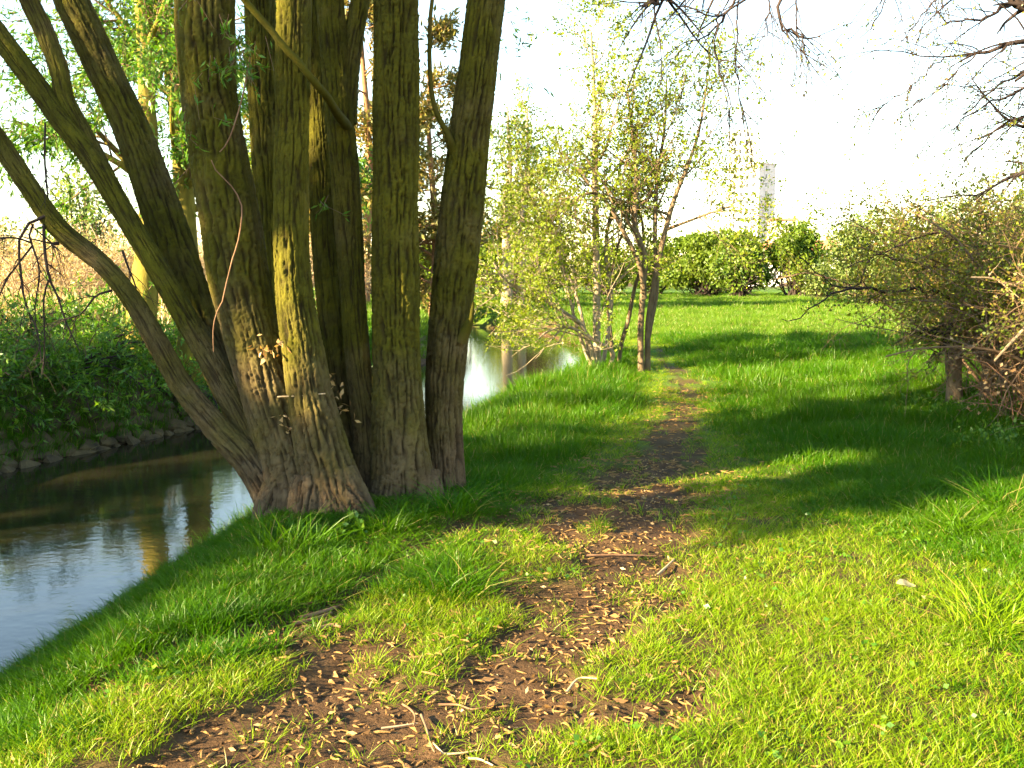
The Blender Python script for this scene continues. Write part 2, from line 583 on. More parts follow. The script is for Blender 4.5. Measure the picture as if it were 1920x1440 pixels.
def bare(x, y):
    """1 on bare soil of the footpath, 0 in the turf"""
    x = np.asarray(x, float); y = np.asarray(y, float)
    near = (y < 22) & (np.abs(x) < 6)
    out = np.zeros(x.shape)
    xs, ys = x[near], y[near]
    if len(xs):
        n = fbm2(xs, ys, 0.55, 4, 3.1) + 0.35 * fbm2(xs, ys, 0.13, 2, 8.1)
        a = line_ratio(xs, ys, PATHL) + n * 0.95
        b = line_ratio(xs, ys, SIDEL) + n * 0.8
        out[near] = (1 - 0.12 * sstep(7.5, 12, ys)) * np.maximum(1 - sstep(0.55, 1.15, a), 0.9 * (1 - sstep(0.5, 1.2, b)))
    return out


def ground_z(x, y, fine=True):
    x = np.asarray(x, float); y = np.asarray(y, float)
    d, s = river(x, y)
    near = s > 0
    # near bank: long grassy slope; far bank: short and steep
    wn_ = 1.75 + 0.2 * np.sin(y * 0.8) - 0.45 * sstep(9, 14, y)
    top = np.where(near, 0.0, 0.35)
    w = np.where(near, wn_, 1.1)
    t = np.clip(d / w, -1, 1)
    z = np.where(d > 0, ZW - 0.02 + (top - ZW + 0.02) * sstep(-0.25, 1.0, t) * 1.0, ZW - 0.02 + np.clip(d, -1.2, 0) * 0.7)
    base = sstep(-0.25, 1.0, 0.0)
    z = np.where(d > 0, ZW - 0.02 + (top - ZW + 0.02) * (sstep(-0.25, 1.0, t) - base) / (1 - base), z)
    land = sstep(0.2, 2.0, d)
    far = sstep(300, 60, np.hypot(x, y))
    z = z + land * far * (0.10 * fbm2(x, y, 6.0, 2, 1.0) + 0.045 * fbm2(x, y, 1.3, 3, 2.0) * sstep(1.2, 3.0, np.abs(x - 0.4) + 0.25 * np.clip(y - 7, 0, 20)))
    z = z + 0.10 * np.exp(-(((x + 1.1) / 0.9) ** 2 + ((y - 6.95) / 0.8) ** 2))
    if fine:
        nearm = (y > 1.5) & (y < 16) & (np.abs(x) < 5)
        if nearm.any():
            b = bare(x[nearm], y[nearm])
            xx, yy = x[nearm], y[nearm]
            add = -0.035 * b + b * (0.020 * fbm2(xx, yy, 0.16, 3, 9.0) + 0.010 * fbm2(xx, yy, 0.05, 2, 4.0)) + 0.012 * fbm2(xx, yy, 0.35, 2, 6.0)
            z = np.array(z); z[nearm] += add
    return z


def gz(x, y):
    return float(ground_z(np.array([x]), np.array([y]))[0])


def axis(lo, hi, f0, f1, step, g):
    a = list(np.arange(f0, f1 + 1e-9, step))
    s = step
    while a[-1] < hi: s *= g; a.append(a[-1] + s)
    s = step; b = []
    c = f0
    while c > lo: s *= g; c -= s; b.append(c)
    return np.array(b[::-1] + a)


def build_ground():
    xs = axis(-1500, 1500, -3.4, 3.6, 0.05, 1.05)
    ys = axis(-60, 3000, 2.4, 8.0, 0.05, 1.042)
    X, Y = np.meshgrid(xs, ys)
    Z = ground_z(X, Y)
    b = bare(X, Y)
    d, s = river(X, Y)
    turf = (1 - b) * sstep(0.0, 0.5, d)
    turf = np.where((d < 1.2) & (s < 0), turf * 0.35, turf)
    turf = turf * sstep(230, 130, np.hypot(X, Y))
    turf = turf * (0.12 + 0.88 * sstep(5.0, 13.0, Y))
    turf = np.where((s > 0) & (d < 0.9) & (Y > 25) & (Y < 42), 0.0, turf)
    V = np.stack([X, Y, Z], -1).reshape(-1, 3)
    idx = np.arange(X.size).reshape(X.shape)
    F = np.stack([idx[:-1, :-1], idx[:-1, 1:], idx[1:, 1:], idx[1:, :-1]], -1).reshape(-1, 4)
    bf = b.ravel()[F].mean(1) > 0.5
    at_ = {'rnd': turf.ravel()}
    def sub(mask, name):
        f = F[mask]
        used = np.unique(f)
        mp = np.zeros(len(V), int); mp[used] = np.arange(len(used))
        o = mesh_obj(name, V[used], [mp[f]], M['ground'], attrs={'rnd': turf.ravel()[used]})
        return tag(o, kind='structure')
    tag(sub(~bf, 'ground'), 'green meadow ground and river banks', kind='structure')
    tag(sub(bf, 'footpath'), 'bare brown earth of the trodden footpath', kind='structure')


build_ground()

# water: a level sheet along the river, tucked under both banks
tn = nrm(np.gradient(RIV, axis=0))
nv = np.c_[tn[:, 1], -tn[:, 0]]
cols_ = np.linspace(-HALF - 0.35, HALF + 0.35, 9)
WV = np.concatenate([np.c_[RIV + nv * c, np.full(len(RIV), ZW)] for c in cols_])
ii = np.arange(len(WV)).reshape(len(cols_), len(RIV))
WF = np.stack([ii[:-1, :-1], ii[:-1, 1:], ii[1:, 1:], ii[1:, :-1]], -1).reshape(-1, 4)[:, ::-1]
tag(mesh_obj('river', WV, [WF], M['water']), 'calm dark river reflecting the sky', kind='structure')
# ------------------------------------------------------------------ the many-stemmed willow
def stem_mesh(ctrl, seed, rows=400, ring=120, flare=0.5, ext=None, lobes=3, bark=1.0, flare_h=0.55):
    """ctrl rows (x,y,z,r) from below ground upwards; dense rows in the first 4.5 m, sparse above. Returns verts, quads, ridge, centre line, radii"""
    r = np.random.default_rng(seed)
    c = np.array(ctrl, float)
    nvis = len(c)
    if ext is not None: c = np.vstack([c, ext])
    ch = np.concatenate([[0], np.cumsum(np.linalg.norm(np.diff(c[:, :3], axis=0), axis=1))])
    lv = ch[nvis - 1] / ch[-1]
    n2 = 0 if ext is None else 40
    s = np.concatenate([np.linspace(0, lv, rows), np.linspace(lv, 1, n2 + 1)[1:]])
    L = smooth_line(c, s)
    C, rad = L[:, :3], np.maximum(L[:, 3], 0.004)
    T = nrm(np.gradient(C, axis=0))
    n1 = np.empty_like(T)
    ref = np.array([1.0, 0.2, 0])
    for i in range(len(T)):
        v = ref - (ref @ T[i]) * T[i]
        n1[i] = v / np.linalg.norm(v)
        ref = n1[i]
    n2v = np.cross(T, n1)
    th = np.arange(ring) * 2 * math.pi / ring
    ln = s * ch[-1]
    TH, S = np.meshgrid(th, ln)
    RR = rad[:, None] * np.ones_like(TH)
    o = r.uniform(0, 50, 3)
    # uneven cross-section
    cx, cy = np.cos(TH), np.sin(TH)
    lump = 0.10 * perlin(cx * 0.9 + o[0], cy * 0.9 + o[1], S * 0.9) + 0.05 * perlin(cx * 2 + o[1], cy * 2, S * 2.2 + o[2])
    # root flare towards the ground
    hgt = np.clip(S - 0.25, 0, None)
    fl = np.exp(-hgt / flare_h * 1.9)
    lob = 0.5 + 0.5 * np.cos(lobes * TH + r.uniform(0, 6.28) + 0.8 * perlin(S * 1.5, o[0], 1.0))
    RR = RR * (1 + lump + flare * fl * (0.35 + 0.9 * lob ** 1.5))
    # bark: long interlacing ridges with deep fissures
    f = 1 / 0.031
    rr0 = np.maximum(RR, 0.05)
    wx = 0.35 * perlin(cx * 3, cy * 3, S * 9 + o[0]) + 0.12 * perlin(cx * 9, cy * 9, S * 30 + o[0])
    qx, qy, qz = cx * rr0 * f + wx + o[0], cy * rr0 * f + wx + o[1], S * f * 0.105 + o[2]
    nl = max(9, round(2 * math.pi * float(np.median(rad[:rows])) / 0.046))
    ph = nl * TH / (2 * math.pi) + 0.95 * perlin(cx * 2.6 + o[0], cy * 2.6, S * 2.0 + o[1]) + 0.42 * perlin(cx * 6, cy * 6 + o[0], S * 5.5) + 0.10 * perlin(cx * 14, cy * 14, S * 26)
    tt = np.abs(ph - np.floor(ph) - 0.5) * 2
    wdt = 0.52 + 0.25 * perlin(cx * 5 + o[2], cy * 5, S * 4)
    on_ = sstep(-0.42, 0.05, perlin(cx * 5 + o[1], cy * 5, S * 4.2 + o[0]))
    a = 1 - sstep(wdt, 1.0, tt) * (0.35 + 0.65 * on_)
    b = np.abs(perlin(qx * 1.7 + 9, qy * 1.7, qz * 2.1 + 4))
    ridge = np.clip(a * (0.72 + 0.28 * sstep(0.0, 0.12, b)), 0, 1)
    crack = sstep(0.0, 0.09, np.abs(perlin(qx * 0.6, qy * 0.6, S * 19 + o[1])))
    ridge = ridge * (0.62 + 0.38 * crack)
    amp = bark * np.clip(rad[:, None] / 0.15, 0.25, 1.0) * 0.035
    DD = RR + amp * (ridge - 0.6) + 0.0035 * bark * perlin(qx * 2.6, qy * 2.6, qz * 7)
    V = C[:, None, :] + DD[..., None] * (n1[:, None, :] * cx[..., None] + n2v[:, None, :] * cy[..., None])
    nr = len(C)
    idx = np.arange(nr * ring).reshape(nr, ring)
    p, q = idx[:-1], idx[1:]
    F = np.stack([p, np.roll(p, -1, 1), np.roll(q, -1, 1), q], -1).reshape(-1, 4)
    return V.reshape(-1, 3), F, ridge.ravel(), C, rad


willow = empty('willow_tree', (-1.1, 6.85, 0.05))
tag(willow, 'huge many-stemmed willow with furrowed olive bark on the river bank', 'tree')

# (u, v, distance, width in photo pixels), foot first
STEMS = [
    # far left arm
    dict(p=[(552, 1045, 6.55, 80), (520, 955, 6.62, 68), (472, 872, 6.68, 55), (405, 800, 6.72, 45), (345, 728, 6.75, 40), (300, 650, 6.78, 37), (250, 565, 6.8, 35),
            (192, 496, 6.82, 34), (112, 430, 6.85, 34), (55, 350, 6.88, 33), (0, 268, 6.9, 33), (-60, 180, 6.92, 32), (-130, 80, 6.95, 30)], f=0.22, top=(-1.3, 0.2, 1.9)),
    dict(p=[(572, 1040, 6.7, 84), (540, 950, 6.74, 66), (484, 832, 6.8, 50), (412, 705, 6.88, 43), (345, 590, 6.95, 40), (288, 492, 7.0, 38), (230, 395, 7.08, 37),
            (174, 302, 7.14, 37), (114, 225, 7.2, 37), (58, 148, 7.25, 36), (0, 70, 7.3, 35), (-60, -12, 7.35, 34), (-110, -82, 7.4, 33)], f=0.2, top=(-1.1, 0.5, 2.2)),
    dict(p=[(585, 1030, 7.0, 100), (540, 900, 7.02, 82), (452, 750, 7.15, 74), (396, 640, 7.25, 70), (356, 545, 7.35, 68), (318, 440, 7.45, 66), (281, 335, 7.55, 62),
            (240, 228, 7.65, 59), (192, 125, 7.75, 57), (152, 40, 7.82, 56), (118, -35, 7.9, 55), (90, -105, 7.95, 52)], f=0.18, top=(-0.9, 0.9, 2.6)),
    dict(p=[(590, 1060, 6.62, 150), (574, 965, 6.66, 128), (545, 860, 6.7, 106), (510, 750, 6.74, 100), (476, 640, 6.78, 103), (450, 530, 6.8, 108), (432, 420, 6.82, 106),
            (412, 300, 6.84, 102), (396, 190, 6.86, 100), (387, 90, 6.88, 100), (383, 0, 6.9, 98), (380, -90, 6.92, 94)], f=0.34, top=(-0.25, 0.2, 3.0)),
    dict(p=[(600, 1000, 7.35, 90), (575, 850, 7.45, 74), (545, 700, 7.55, 64), (522, 560, 7.7, 56), (508, 420, 7.85, 52), (498, 280, 7.95, 50), (491, 140, 8.05, 50), (487, 0, 8.15, 50), (484, -100, 8.2, 48)], f=0.2, top=(-0.1, 1.0, 2.8)),
    dict(p=[(655, 1075, 6.5, 138), (640, 985, 6.53, 116), (612, 880, 6.55, 96), (586, 770, 6.56, 80), (568, 660, 6.57, 72), (552, 550, 6.57, 66), (546, 450, 6.57, 62), (546, 350, 6.57, 60),
            (548, 250, 6.56, 58), (550, 150, 6.55, 57), (551, 50, 6.54, 56), (552, -60, 6.53, 54)], f=0.55, top=(0.05, -0.2, 3.0)),
    dict(p=[(680, 1000, 7.25, 90), (664, 860, 7.3, 68), (638, 700, 7.38, 54), (620, 560, 7.45, 50), (610, 430, 7.55, 48), (604, 300, 7.62, 46), (598, 150, 7.7, 43), (588, 0, 7.78, 40), (580, -90, 7.8, 38)], f=0.2, top=(-0.15, 0.8, 2.6)),
    dict(p=[(712, 1010, 7.05, 92), (702, 900, 7.08, 66), (686, 790, 7.1, 50), (672, 680, 7.12, 45), (662, 560, 7.15, 43), (654, 430, 7.18, 46), (644, 300, 7.2, 48), (632, 180, 7.24, 48), (624, 60, 7.28, 46), (616, -60, 7.3, 44)], f=0.24, top=(-0.15, 0.35, 2.8)),
    dict(p=[(762, 1040, 6.9, 138), (758, 950, 6.94, 112), (752, 850, 6.96, 98), (747, 740, 6.98, 88), (744, 620, 7.0, 84), (742, 480, 7.0, 82), (741, 340, 7.0, 80), (741, 200, 6.98, 78), (742, 80, 6.96, 75), (743, -50, 6.94, 72)], f=0.38, top=(0.1, 0.1, 3.0)),
    dict(p=[(838, 1000, 7.25, 84), (834, 910, 7.3, 66), (831, 800, 7.32, 65), (834, 700, 7.32, 69), (843, 600, 7.32, 75), (853, 500, 7.32, 77), (864, 400, 7.32, 76), (878, 270, 7.32, 70), (894, 150, 7.3, 66), (910, 20, 7.3, 62), (923, -80, 7.3, 58)], f=0.28, top=(0.55, 0.15, 2.9)),
]
crown_P, crown_R = [], []
for k, sd in enumerate(STEMS):
    ctrl = [list(at(u, v, D)) + [w * 0.5 / FPX * D] for u, v, D, w in sd['p']]
    last = np.array(ctrl[-1]); t3 = np.array(sd['top'], float)
    prev = np.array(ctrl[-2])
    t0 = nrm(last[:3] - prev[:3])
    ext = []
    for j in range(1, 6):
        f = j / 5
        ext.append(list(last[:3] + (t0 * 3.2 * f * (1 - 0.35 * f) + t3 * 1.1 * f * f)) + [last[3] * (1 - 0.78 * f)])
    V, F, ridge, C, rad = stem_mesh(ctrl, 100 + k, rows=400, ring=120, flare=sd['f'], ext=np.array(ext))
    mesh_obj('stem', V, [F], M['willow'], willow, True, {'rnd': ridge})
    L = smooth_line(np.array([ctrl[-1]] + ext), 12)
    crown_P.append(L[:, :3]); crown_R.append(L[:, 3])

# side limb of the second arm, fork of the slim dark stem, root swelling
EXTRA = [
    ('branch', [(238, 412, 7.12, 30), (192, 318, 7.18, 31), (150, 240, 7.22, 31), (121, 185, 7.26, 31), (110, 130, 7.3, 31), (84, 62, 7.33, 31), (50, -10, 7.36, 30), (20, -90, 7.4, 28)], 0.0, (-0.5, 0.4, 2.2)),
    ('branch', [(648, 230, 7.24, 36), (653, 150, 7.28, 34), (662, 75, 7.32, 33), (675, 0, 7.36, 32), (690, -80, 7.4, 30)], 0.0, (0.3, 0.5, 2.2)),
]
for k, (nm, p, fl, top) in enumerate(EXTRA):
    ctrl = [list(at(u, v, D)) + [w * 0.5 / FPX * D] for u, v, D, w in p]
    last = np.array(ctrl[-1]); t0 = nrm(last[:3] - np.array(ctrl[-2])[:3])
    ext = [list(last[:3] + t0 * 2.2 * f + np.array(top) * 0.6 * f * f) + [last[3] * (1 - 0.8 * f)] for f in (0.25, 0.5, 0.75, 1.0)]
    V, F, ridge, C, rad = stem_mesh(ctrl, 200 + k, rows=150, ring=80, flare=fl, ext=np.array(ext))
    mesh_obj(nm, V, [F], M['willow'], willow, True, {'rnd': ridge})
    L = smooth_line(np.array([ctrl[-1]] + ext), 12)
    crown_P.append(L[:, :3]); crown_R.append(L[:, 3])
for k, p in enumerate([
        [(632, 890, 6.5, 70), (655, 940, 6.44, 74), (680, 982, 6.36, 66), (708, 1018, 6.27, 48), (738, 1050, 6.2, 24)],
        [(528, 900, 6.6, 60), (508, 950, 6.52, 58), (494, 1000, 6.42, 44), (480, 1050, 6.36, 18)],
        [(585, 900, 6.5, 76), (575, 965, 6.4, 72), (566, 1015, 6.3, 46), (560, 1060, 6.24, 20)],
        [(618, 920, 6.46, 60), (622, 975, 6.36, 58), (628, 1020, 6.26, 40), (634, 1064, 6.2, 16)],
        [(735, 900, 6.9, 70), (728, 945, 6.82, 64), (722, 985, 6.76, 36), (718, 1015, 6.74, 16)],
        [(792, 890, 6.98, 64), (800, 935, 6.9, 60), (806, 975, 6.84, 34), (810, 1005, 6.8, 16)]]):
    ctrl = [list(at(u, v, D)) + [w * 0.5 / FPX * D] for u, v, D, w in p]
    V, F, ridge, C, rad = stem_mesh(ctrl, 300 + k, rows=90, ring=90, flare=0.0)
    mesh_obj('root', V, [F], M['willow'], willow, True, {'rnd': ridge})

# thin green limb crossing in front, young shoots, hanging twigs
def twig_part(parent, pts, mat, n=16, k=7, name='twig'):
    P, R = px_line(pts, n)
    if n > 18: P = P + 0.006 * perlin(np.arange(n) * 0.6, 3.1 + n, np.arange(3)[:, None] * 9.0).T[None]
    v, q = tubes(P, R, k)
    return mesh_obj(name, v, [q], mat, parent, attrs={'rnd': np.full(len(v), 0.9)}), P, R

twig_part(willow, [(652, 240, 7.2, 22), (632, 212, 6.92, 17), (612, 180, 6.6, 15), (588, 152, 6.42, 14), (556, 112, 6.36, 13), (528, 84, 6.32, 13), (505, 52, 6.3, 12), (468, 12, 6.25, 12), (420, -50, 6.15, 11), (380, -110, 6.0, 9)], M['willow'], 24, 10, 'branch')
twig_part(willow, [(858, 300, 7.3, 24), (846, 272, 7.2, 17), (838, 248, 7.15, 12), (816, 205, 7.1, 10), (806, 140, 7.08, 9), (806, 60, 7.05, 8), (812, -30, 7.0, 7), (820, -120, 6.95, 5)], M['willow'], 20, 8, 'branch')
twig_part(willow, [(866, 640, 7.2, 22), (876, 612, 7.15, 20), (884, 590, 7.12, 11), (888, 566, 7.1, 4)], M['willow'], 10, 8, 'branch_stub')
twig_part(willow, [(396, 300, 6.4, 2), (410, 325, 6.38, 2.4), (436, 352, 6.38, 2.6), (453, 385, 6.36, 3), (449, 440, 6.36, 3), (432, 500, 6.4, 2.8), (418, 560, 6.45, 2.6), (402, 600, 6.45, 2.4), (400, 660, 6.5, 2)], M['stem_red'], 20, 5)
twig_part(willow, [(470, 100, 6.4, 3), (455, 180, 6.38, 3), (430, 260, 6.36, 3), (412, 285, 6.36, 2)], M['stem_red'], 12, 5)
twig_part(willow, [(520, 744, 6.5, 3), (560, 742, 6.45, 3), (610, 738, 6.45, 3)], M['twig_pale'], 8, 5)
r = np.random.default_rng(41)
HANG = [
    [(85, 405, 6.8, 7), (58, 415, 6.75, 6), (36, 450, 6.72, 5), (40, 520, 6.7, 4.5), (48, 570, 6.68, 4), (70, 620, 6.66, 3), (78, 680, 6.65, 2)],
    [(82, 420, 6.8, 6), (84, 470, 6.78, 6), (92, 520, 6.76, 5), (110, 560, 6.75, 4), (122, 600, 6.74, 3.5), (150, 660, 6.73, 2)],
    [(62, 420, 6.78, 4), (55, 440, 6.76, 4), (62, 465, 6.75, 4), (75, 510, 6.74, 3), (66, 570, 6.73, 2.5), (68, 620, 6.7, 2)],
    [(60, 462, 6.75, 4), (30, 500, 6.72, 3.5), (10, 530, 6.7, 3), (-20, 600, 6.68, 2)],
    [(58, 455, 6.76, 4), (30, 446, 6.7, 3.5), (0, 448, 6.65, 3), (-40, 470, 6.6, 2)],
    [(92, 525, 6.76, 4), (82, 560, 6.75, 3.5), (84, 640, 6.74, 3), (80, 700, 6.73, 2)],
    [(110, 456, 6.82, 8), (98, 458, 6.78, 5), (112, 470, 6.75, 2)],
    [(210, 545, 6.8, 5), (180, 555, 6.72, 4), (150, 590, 6.68, 3), (110, 600, 6.62, 2)],
    [(230, 470, 7.0, 5), (240, 500, 6.95, 4), (255, 540, 6.9, 3), (262, 600, 6.88, 2)],
    [(85, 230, 6.9, 4), (84, 300, 6.88, 4), (90, 370, 6.86, 3)],
]
hp, hr = [], []
for p in HANG:
    o, P, R = twig_part(willow, p, M['twig_dark'], 10, 5)
    hp.append(P); hr.append(R)
hp = np.concatenate(hp); hr = np.concatenate(hr)
P2, R2 = spawn(r, hp, hr, 9, 0.25, 0.95, 45, 15, 0.34, 0.3, 0.6, N=6, wig=0.18, up=-0.6, rmin=0.0022)
v, q = tubes(P2, R2, 4)
g = Geo(); g.add(v, q)
P3, R3 = spawn(r, P2, R2, 2, 0.3, 0.9, 40, 15, 0.16, 0.3, 0.6, N=4, wig=0.2, up=-0.5, rmin=0.0018)
v, q = tubes(P3, R3, 3); g.add(v, q)
tag(g.build('fine_twigs', M['twig_dark'], willow), kind='stuff')

# crown above the frame
cP = np.stack(crown_P); cR = np.stack(crown_R)
A, AR = spawn(r, cP, cR, 10, 0.25, 1.0, 45, 12, 1.9, 0.2, 0.55, N=8, wig=0.12, up=0.25, lenshape=0.3, rmin=0.008)
B_, BR = spawn(r, A, AR, 6, 0.25, 1.0, 42, 14, 0.95, 0.25, 0.5, N=6, wig=0.14, up=-0.15, rmin=0.004)
C_, CR = spawn(r, B_, BR, 4, 0.2, 1.0, 40, 15, 0.5, 0.3, 0.5, N=5, wig=0.15, up=-0.5, rmin=0.0025)
g = Geo()
for P, R, k in ((A, AR, 6), (B_, BR, 4), (C_, CR, 3)):
    v, q = tubes(P, R, k); g.add(v, q)
tag(g.build('crown_branches', M['bark_alder'], willow), kind='stuff')
v, q, a = leaf_cloud(r, C_, 12, 0.10, 0.024, 0.7, 0.2, 0.015)
g = Geo(); g.add(v, q, a=a)
tag(g.build('crown_leaves', M['leaf_willow'], willow), kind='stuff')

# leafy shoots on the bark and sprays dropping into the frame
SHOOT = []
for (u, v_, D, n, sp) in [(420, 40, 6.4, 10, 40), (440, 110, 6.4, 8, 36), (455, 90, 6.4, 5, 30), (400, 200, 6.45, 3, 22), (610, 380, 6.9, 2, 12), (70, 560, 6.7, 3, 30),
                           (60, 60, 8.5, 64, 70), (30, 190, 9, 44, 60), (150, 120, 9.0, 44, 60), (230, 60, 9.2, 44, 60), (300, 60, 9.4, 54, 70), (20, 330, 9, 12, 50), (250, 340, 9, 26, 50), (320, 220, 9.5, 30, 60), (180, 380, 9.5, 18, 50), (960, 40, 9, 8, 40), (960, 150, 9, 4, 40), (690, 310, 7.5, 2, 10), (680, 330, 7.5, 3, 14)]:
    for _ in range(n):
        uu, vv = u + sp * r.normal(), v_ + sp * r.normal()
        SHOOT.append(np.stack([at(uu, vv, D + 0.1 * r.normal()), at(uu + 12 * r.normal(), vv + 18 + 14 * r.normal(), D - 0.03), at(uu + 22 * r.normal(), vv + 52 + 24 * r.normal(), D - 0.06)]))
SH = np.stack(SHOOT)
v, q = tubes(SH, np.full(SH.shape[:2], 0.0025) * np.array([1, 0.8, 0.5]), 4)
g = Geo(); g.add(v, q); tag(g.build('shoots', M['twig_brown'], willow), kind='stuff')
v, q, a = leaf_cloud(r, SH, 8, 0.062, 0.015, 0.8, 0.1, 0.012, t0=0.05)
g = Geo(); g.add(v, q, a=a); tag(g.build('shoot_leaves', M['leaf_willow'], willow), kind='stuff')
# dead leaves and a wisp of dry twigs caught in the forks
pos = np.concatenate([np.array([at(u, v_, D)]) + r.normal(size=(n, 3)) * s for u, v_, D, n, s in
                      [(497, 655, 6.52, 16, 0.035), (524, 650, 6.5, 14, 0.04), (535, 780, 6.5, 12, 0.05), (624, 720, 6.62, 14, 0.035), (637, 760, 6.7, 16, 0.05)]])
v, q, a = leaf_quads(r, pos, nrm(r.normal(size=pos.shape) + np.array([0, 0, -0.8])), 0.05, 0.02)
g = Geo(); g.add(v, q, a=a); tag(g.build('caught_dead_leaves', M['deadleaf'], willow), kind='stuff')
#--PART3--
# ------------------------------------------------------------------ grass
def tuft(name, n, radius, h, w, lean, curl, seed, mat):
    r = np.random.default_rng(seed)
    rad = radius * np.sqrt(r.random(n)); th = r.uniform(0, 6.283, n)
    base = np.c_[rad * np.cos(th), rad * np.sin(th), np.full(n, -0.012)]
    out = np.c_[np.cos(th), np.sin(th)] * (rad / radius)[:, None] * lean + r.normal(size=(n, 2)) * lean * 0.8
    H = h * np.clip(r.normal(1, 0.28, n), 0.35, 1.7)
    side = r.uniform(0, 6.283, n)
    sv = np.c_[np.cos(side), np.sin(side), np.zeros(n)]
    V = []
    for f, ww in ((0, 1.0), (0.4, 0.95), (0.75, 0.65), (1.0, 0.0)):
        c = base + np.c_[out * (H * (f * 0.55 + curl * f * f))[:, None], H * (f - 0.25 * curl * f * f)]
        if ww: V += [c - sv * w * 0.5 * ww, c + sv * w * 0.5 * ww]
        else: V.append(c)
    V = np.stack(V, 1)
    i = np.arange(n)[:, None] * 7
    Q = np.concatenate([i + np.array([0, 1, 3, 2]), i + np.array([2, 3, 5, 4])])
    T = i + np.array([4, 5, 6])
    return bpy.data.objects.new(name, mesh_data(name, V.reshape(-1, 3), [Q, T], mat, True, {'rnd': np.repeat(r.random(n), 7)}))


def tuft_set(name, specs):
    c = bpy.data.collections.new(name)
    for i, s in enumerate(specs): c.objects.link(tuft('%s_%02d' % (name, i), **s))
    return c


def scatter(name, label, pts, rotz, tilt, scl, idx, coll):
    me = bpy.data.meshes.new(name)
    n = len(pts)
    me.vertices.add(n)
    me.vertices.foreach_set('co', np.asarray(pts, np.float32).ravel())
    a = me.attributes.new('rot', 'FLOAT_VECTOR', 'POINT')
    a.data.foreach_set('vector', np.c_[tilt, rotz].astype(np.float32).ravel())
    a = me.attributes.new('scl', 'FLOAT_VECTOR', 'POINT')
    a.data.foreach_set('vector', np.asarray(scl, np.float32).ravel())
    a = me.attributes.new('idx', 'INT', 'POINT')
    a.data.foreach_set('value', np.asarray(idx, np.int32))
    o = link(bpy.data.objects.new(name, me))
    ng = bpy.data.node_groups.new(name, 'GeometryNodeTree')
    ng.interface.new_socket('Geometry', in_out='INPUT', socket_type='NodeSocketGeometry')
    ng.interface.new_socket('Geometry', in_out='OUTPUT', socket_type='NodeSocketGeometry')
    gi, go = ng.nodes.new('NodeGroupInput'), ng.nodes.new('NodeGroupOutput')
    ci = ng.nodes.new('GeometryNodeCollectionInfo')
    ci.inputs['Collection'].default_value = coll
    ci.inputs['Separate Children'].default_value = True
    ci.inputs['Reset Children'].default_value = True
    ip = ng.nodes.new('GeometryNodeInstanceOnPoints')
    ip.inputs['Pick Instance'].default_value = True
    def na(nm, dt):
        x = ng.nodes.new('GeometryNodeInputNamedAttribute')
        x.data_type = dt
        x.inputs['Name'].default_value = nm
        return x.outputs['Attribute']
    L = ng.links.new
    L(gi.outputs[0], ip.inputs['Points']); L(ci.outputs[0], ip.inputs['Instance'])
    L(na('idx', 'INT'), ip.inputs['Instance Index'])
    L(na('rot', 'FLOAT_VECTOR'), ip.inputs['Rotation'])
    L(na('scl', 'FLOAT_VECTOR'), ip.inputs['Scale'])
    L(ip.outputs[0], go.inputs[0])
    md = o.modifiers.new('scatter', 'NODES')
    md.node_group = ng
    return tag(o, label, 'grass', kind='stuff')


S_SHORT = tuft_set('short_tuft', [dict(n=24, radius=0.055, h=0.050, w=0.0038, lean=0.9, curl=0.5, seed=s, mat=M['short']) for s in range(5)])
S_LUSH = tuft_set('lush_tuft', [dict(n=34, radius=0.075, h=0.12, w=0.0050, lean=0.45, curl=0.45, seed=20 + s, mat=M['grass']) for s in range(6)])
S_FAR = tuft_set('far_tuft', [dict(n=60, radius=0.22, h=0.17, w=0.013, lean=0.4, curl=0.4, seed=40 + s, mat=M['grass_far']) for s in range(4)])


def cand(y0, y1, sp, r, pad=1.6, xr=None):
    ys = np.arange(y0, y1, sp)
    P = []
    for y in ys:
        hw = 0.56 * y + pad
        x0, x1 = (-hw, hw) if xr is None else xr
        P.append(np.c_[np.arange(x0, x1, sp), np.full(len(np.arange(x0, x1, sp)), y)])
    P = np.concatenate(P)
    return P + r.uniform(-0.5, 0.5, P.shape) * sp


def lushness(x, y):
    """height of the sward: low beside the trodden path, tall in the meadow and on the bank"""
    d = np.minimum(line_ratio(x, y, PATHL), 30) if True else 0
    px = np.interp(y, PATHL[:, 1], PATHL[:, 0])
    off = x - px
    right = sstep(0.55 + 0.9 * sstep(7.0, 4.0, y), 2.6 + 0.9 * sstep(7.0, 4.0, y), off + 0.35 * fbm2(x, y, 0.9, 2, 5.0) + 0.10 * np.clip(y - 5.5, 0, 8))
    left = sstep(0.45, 1.1, -off + 0.3 * fbm2(x, y, 0.6, 2, 8.0) - 0.55 * sstep(6.0, 3.2, y))
    return np.maximum(right, left)


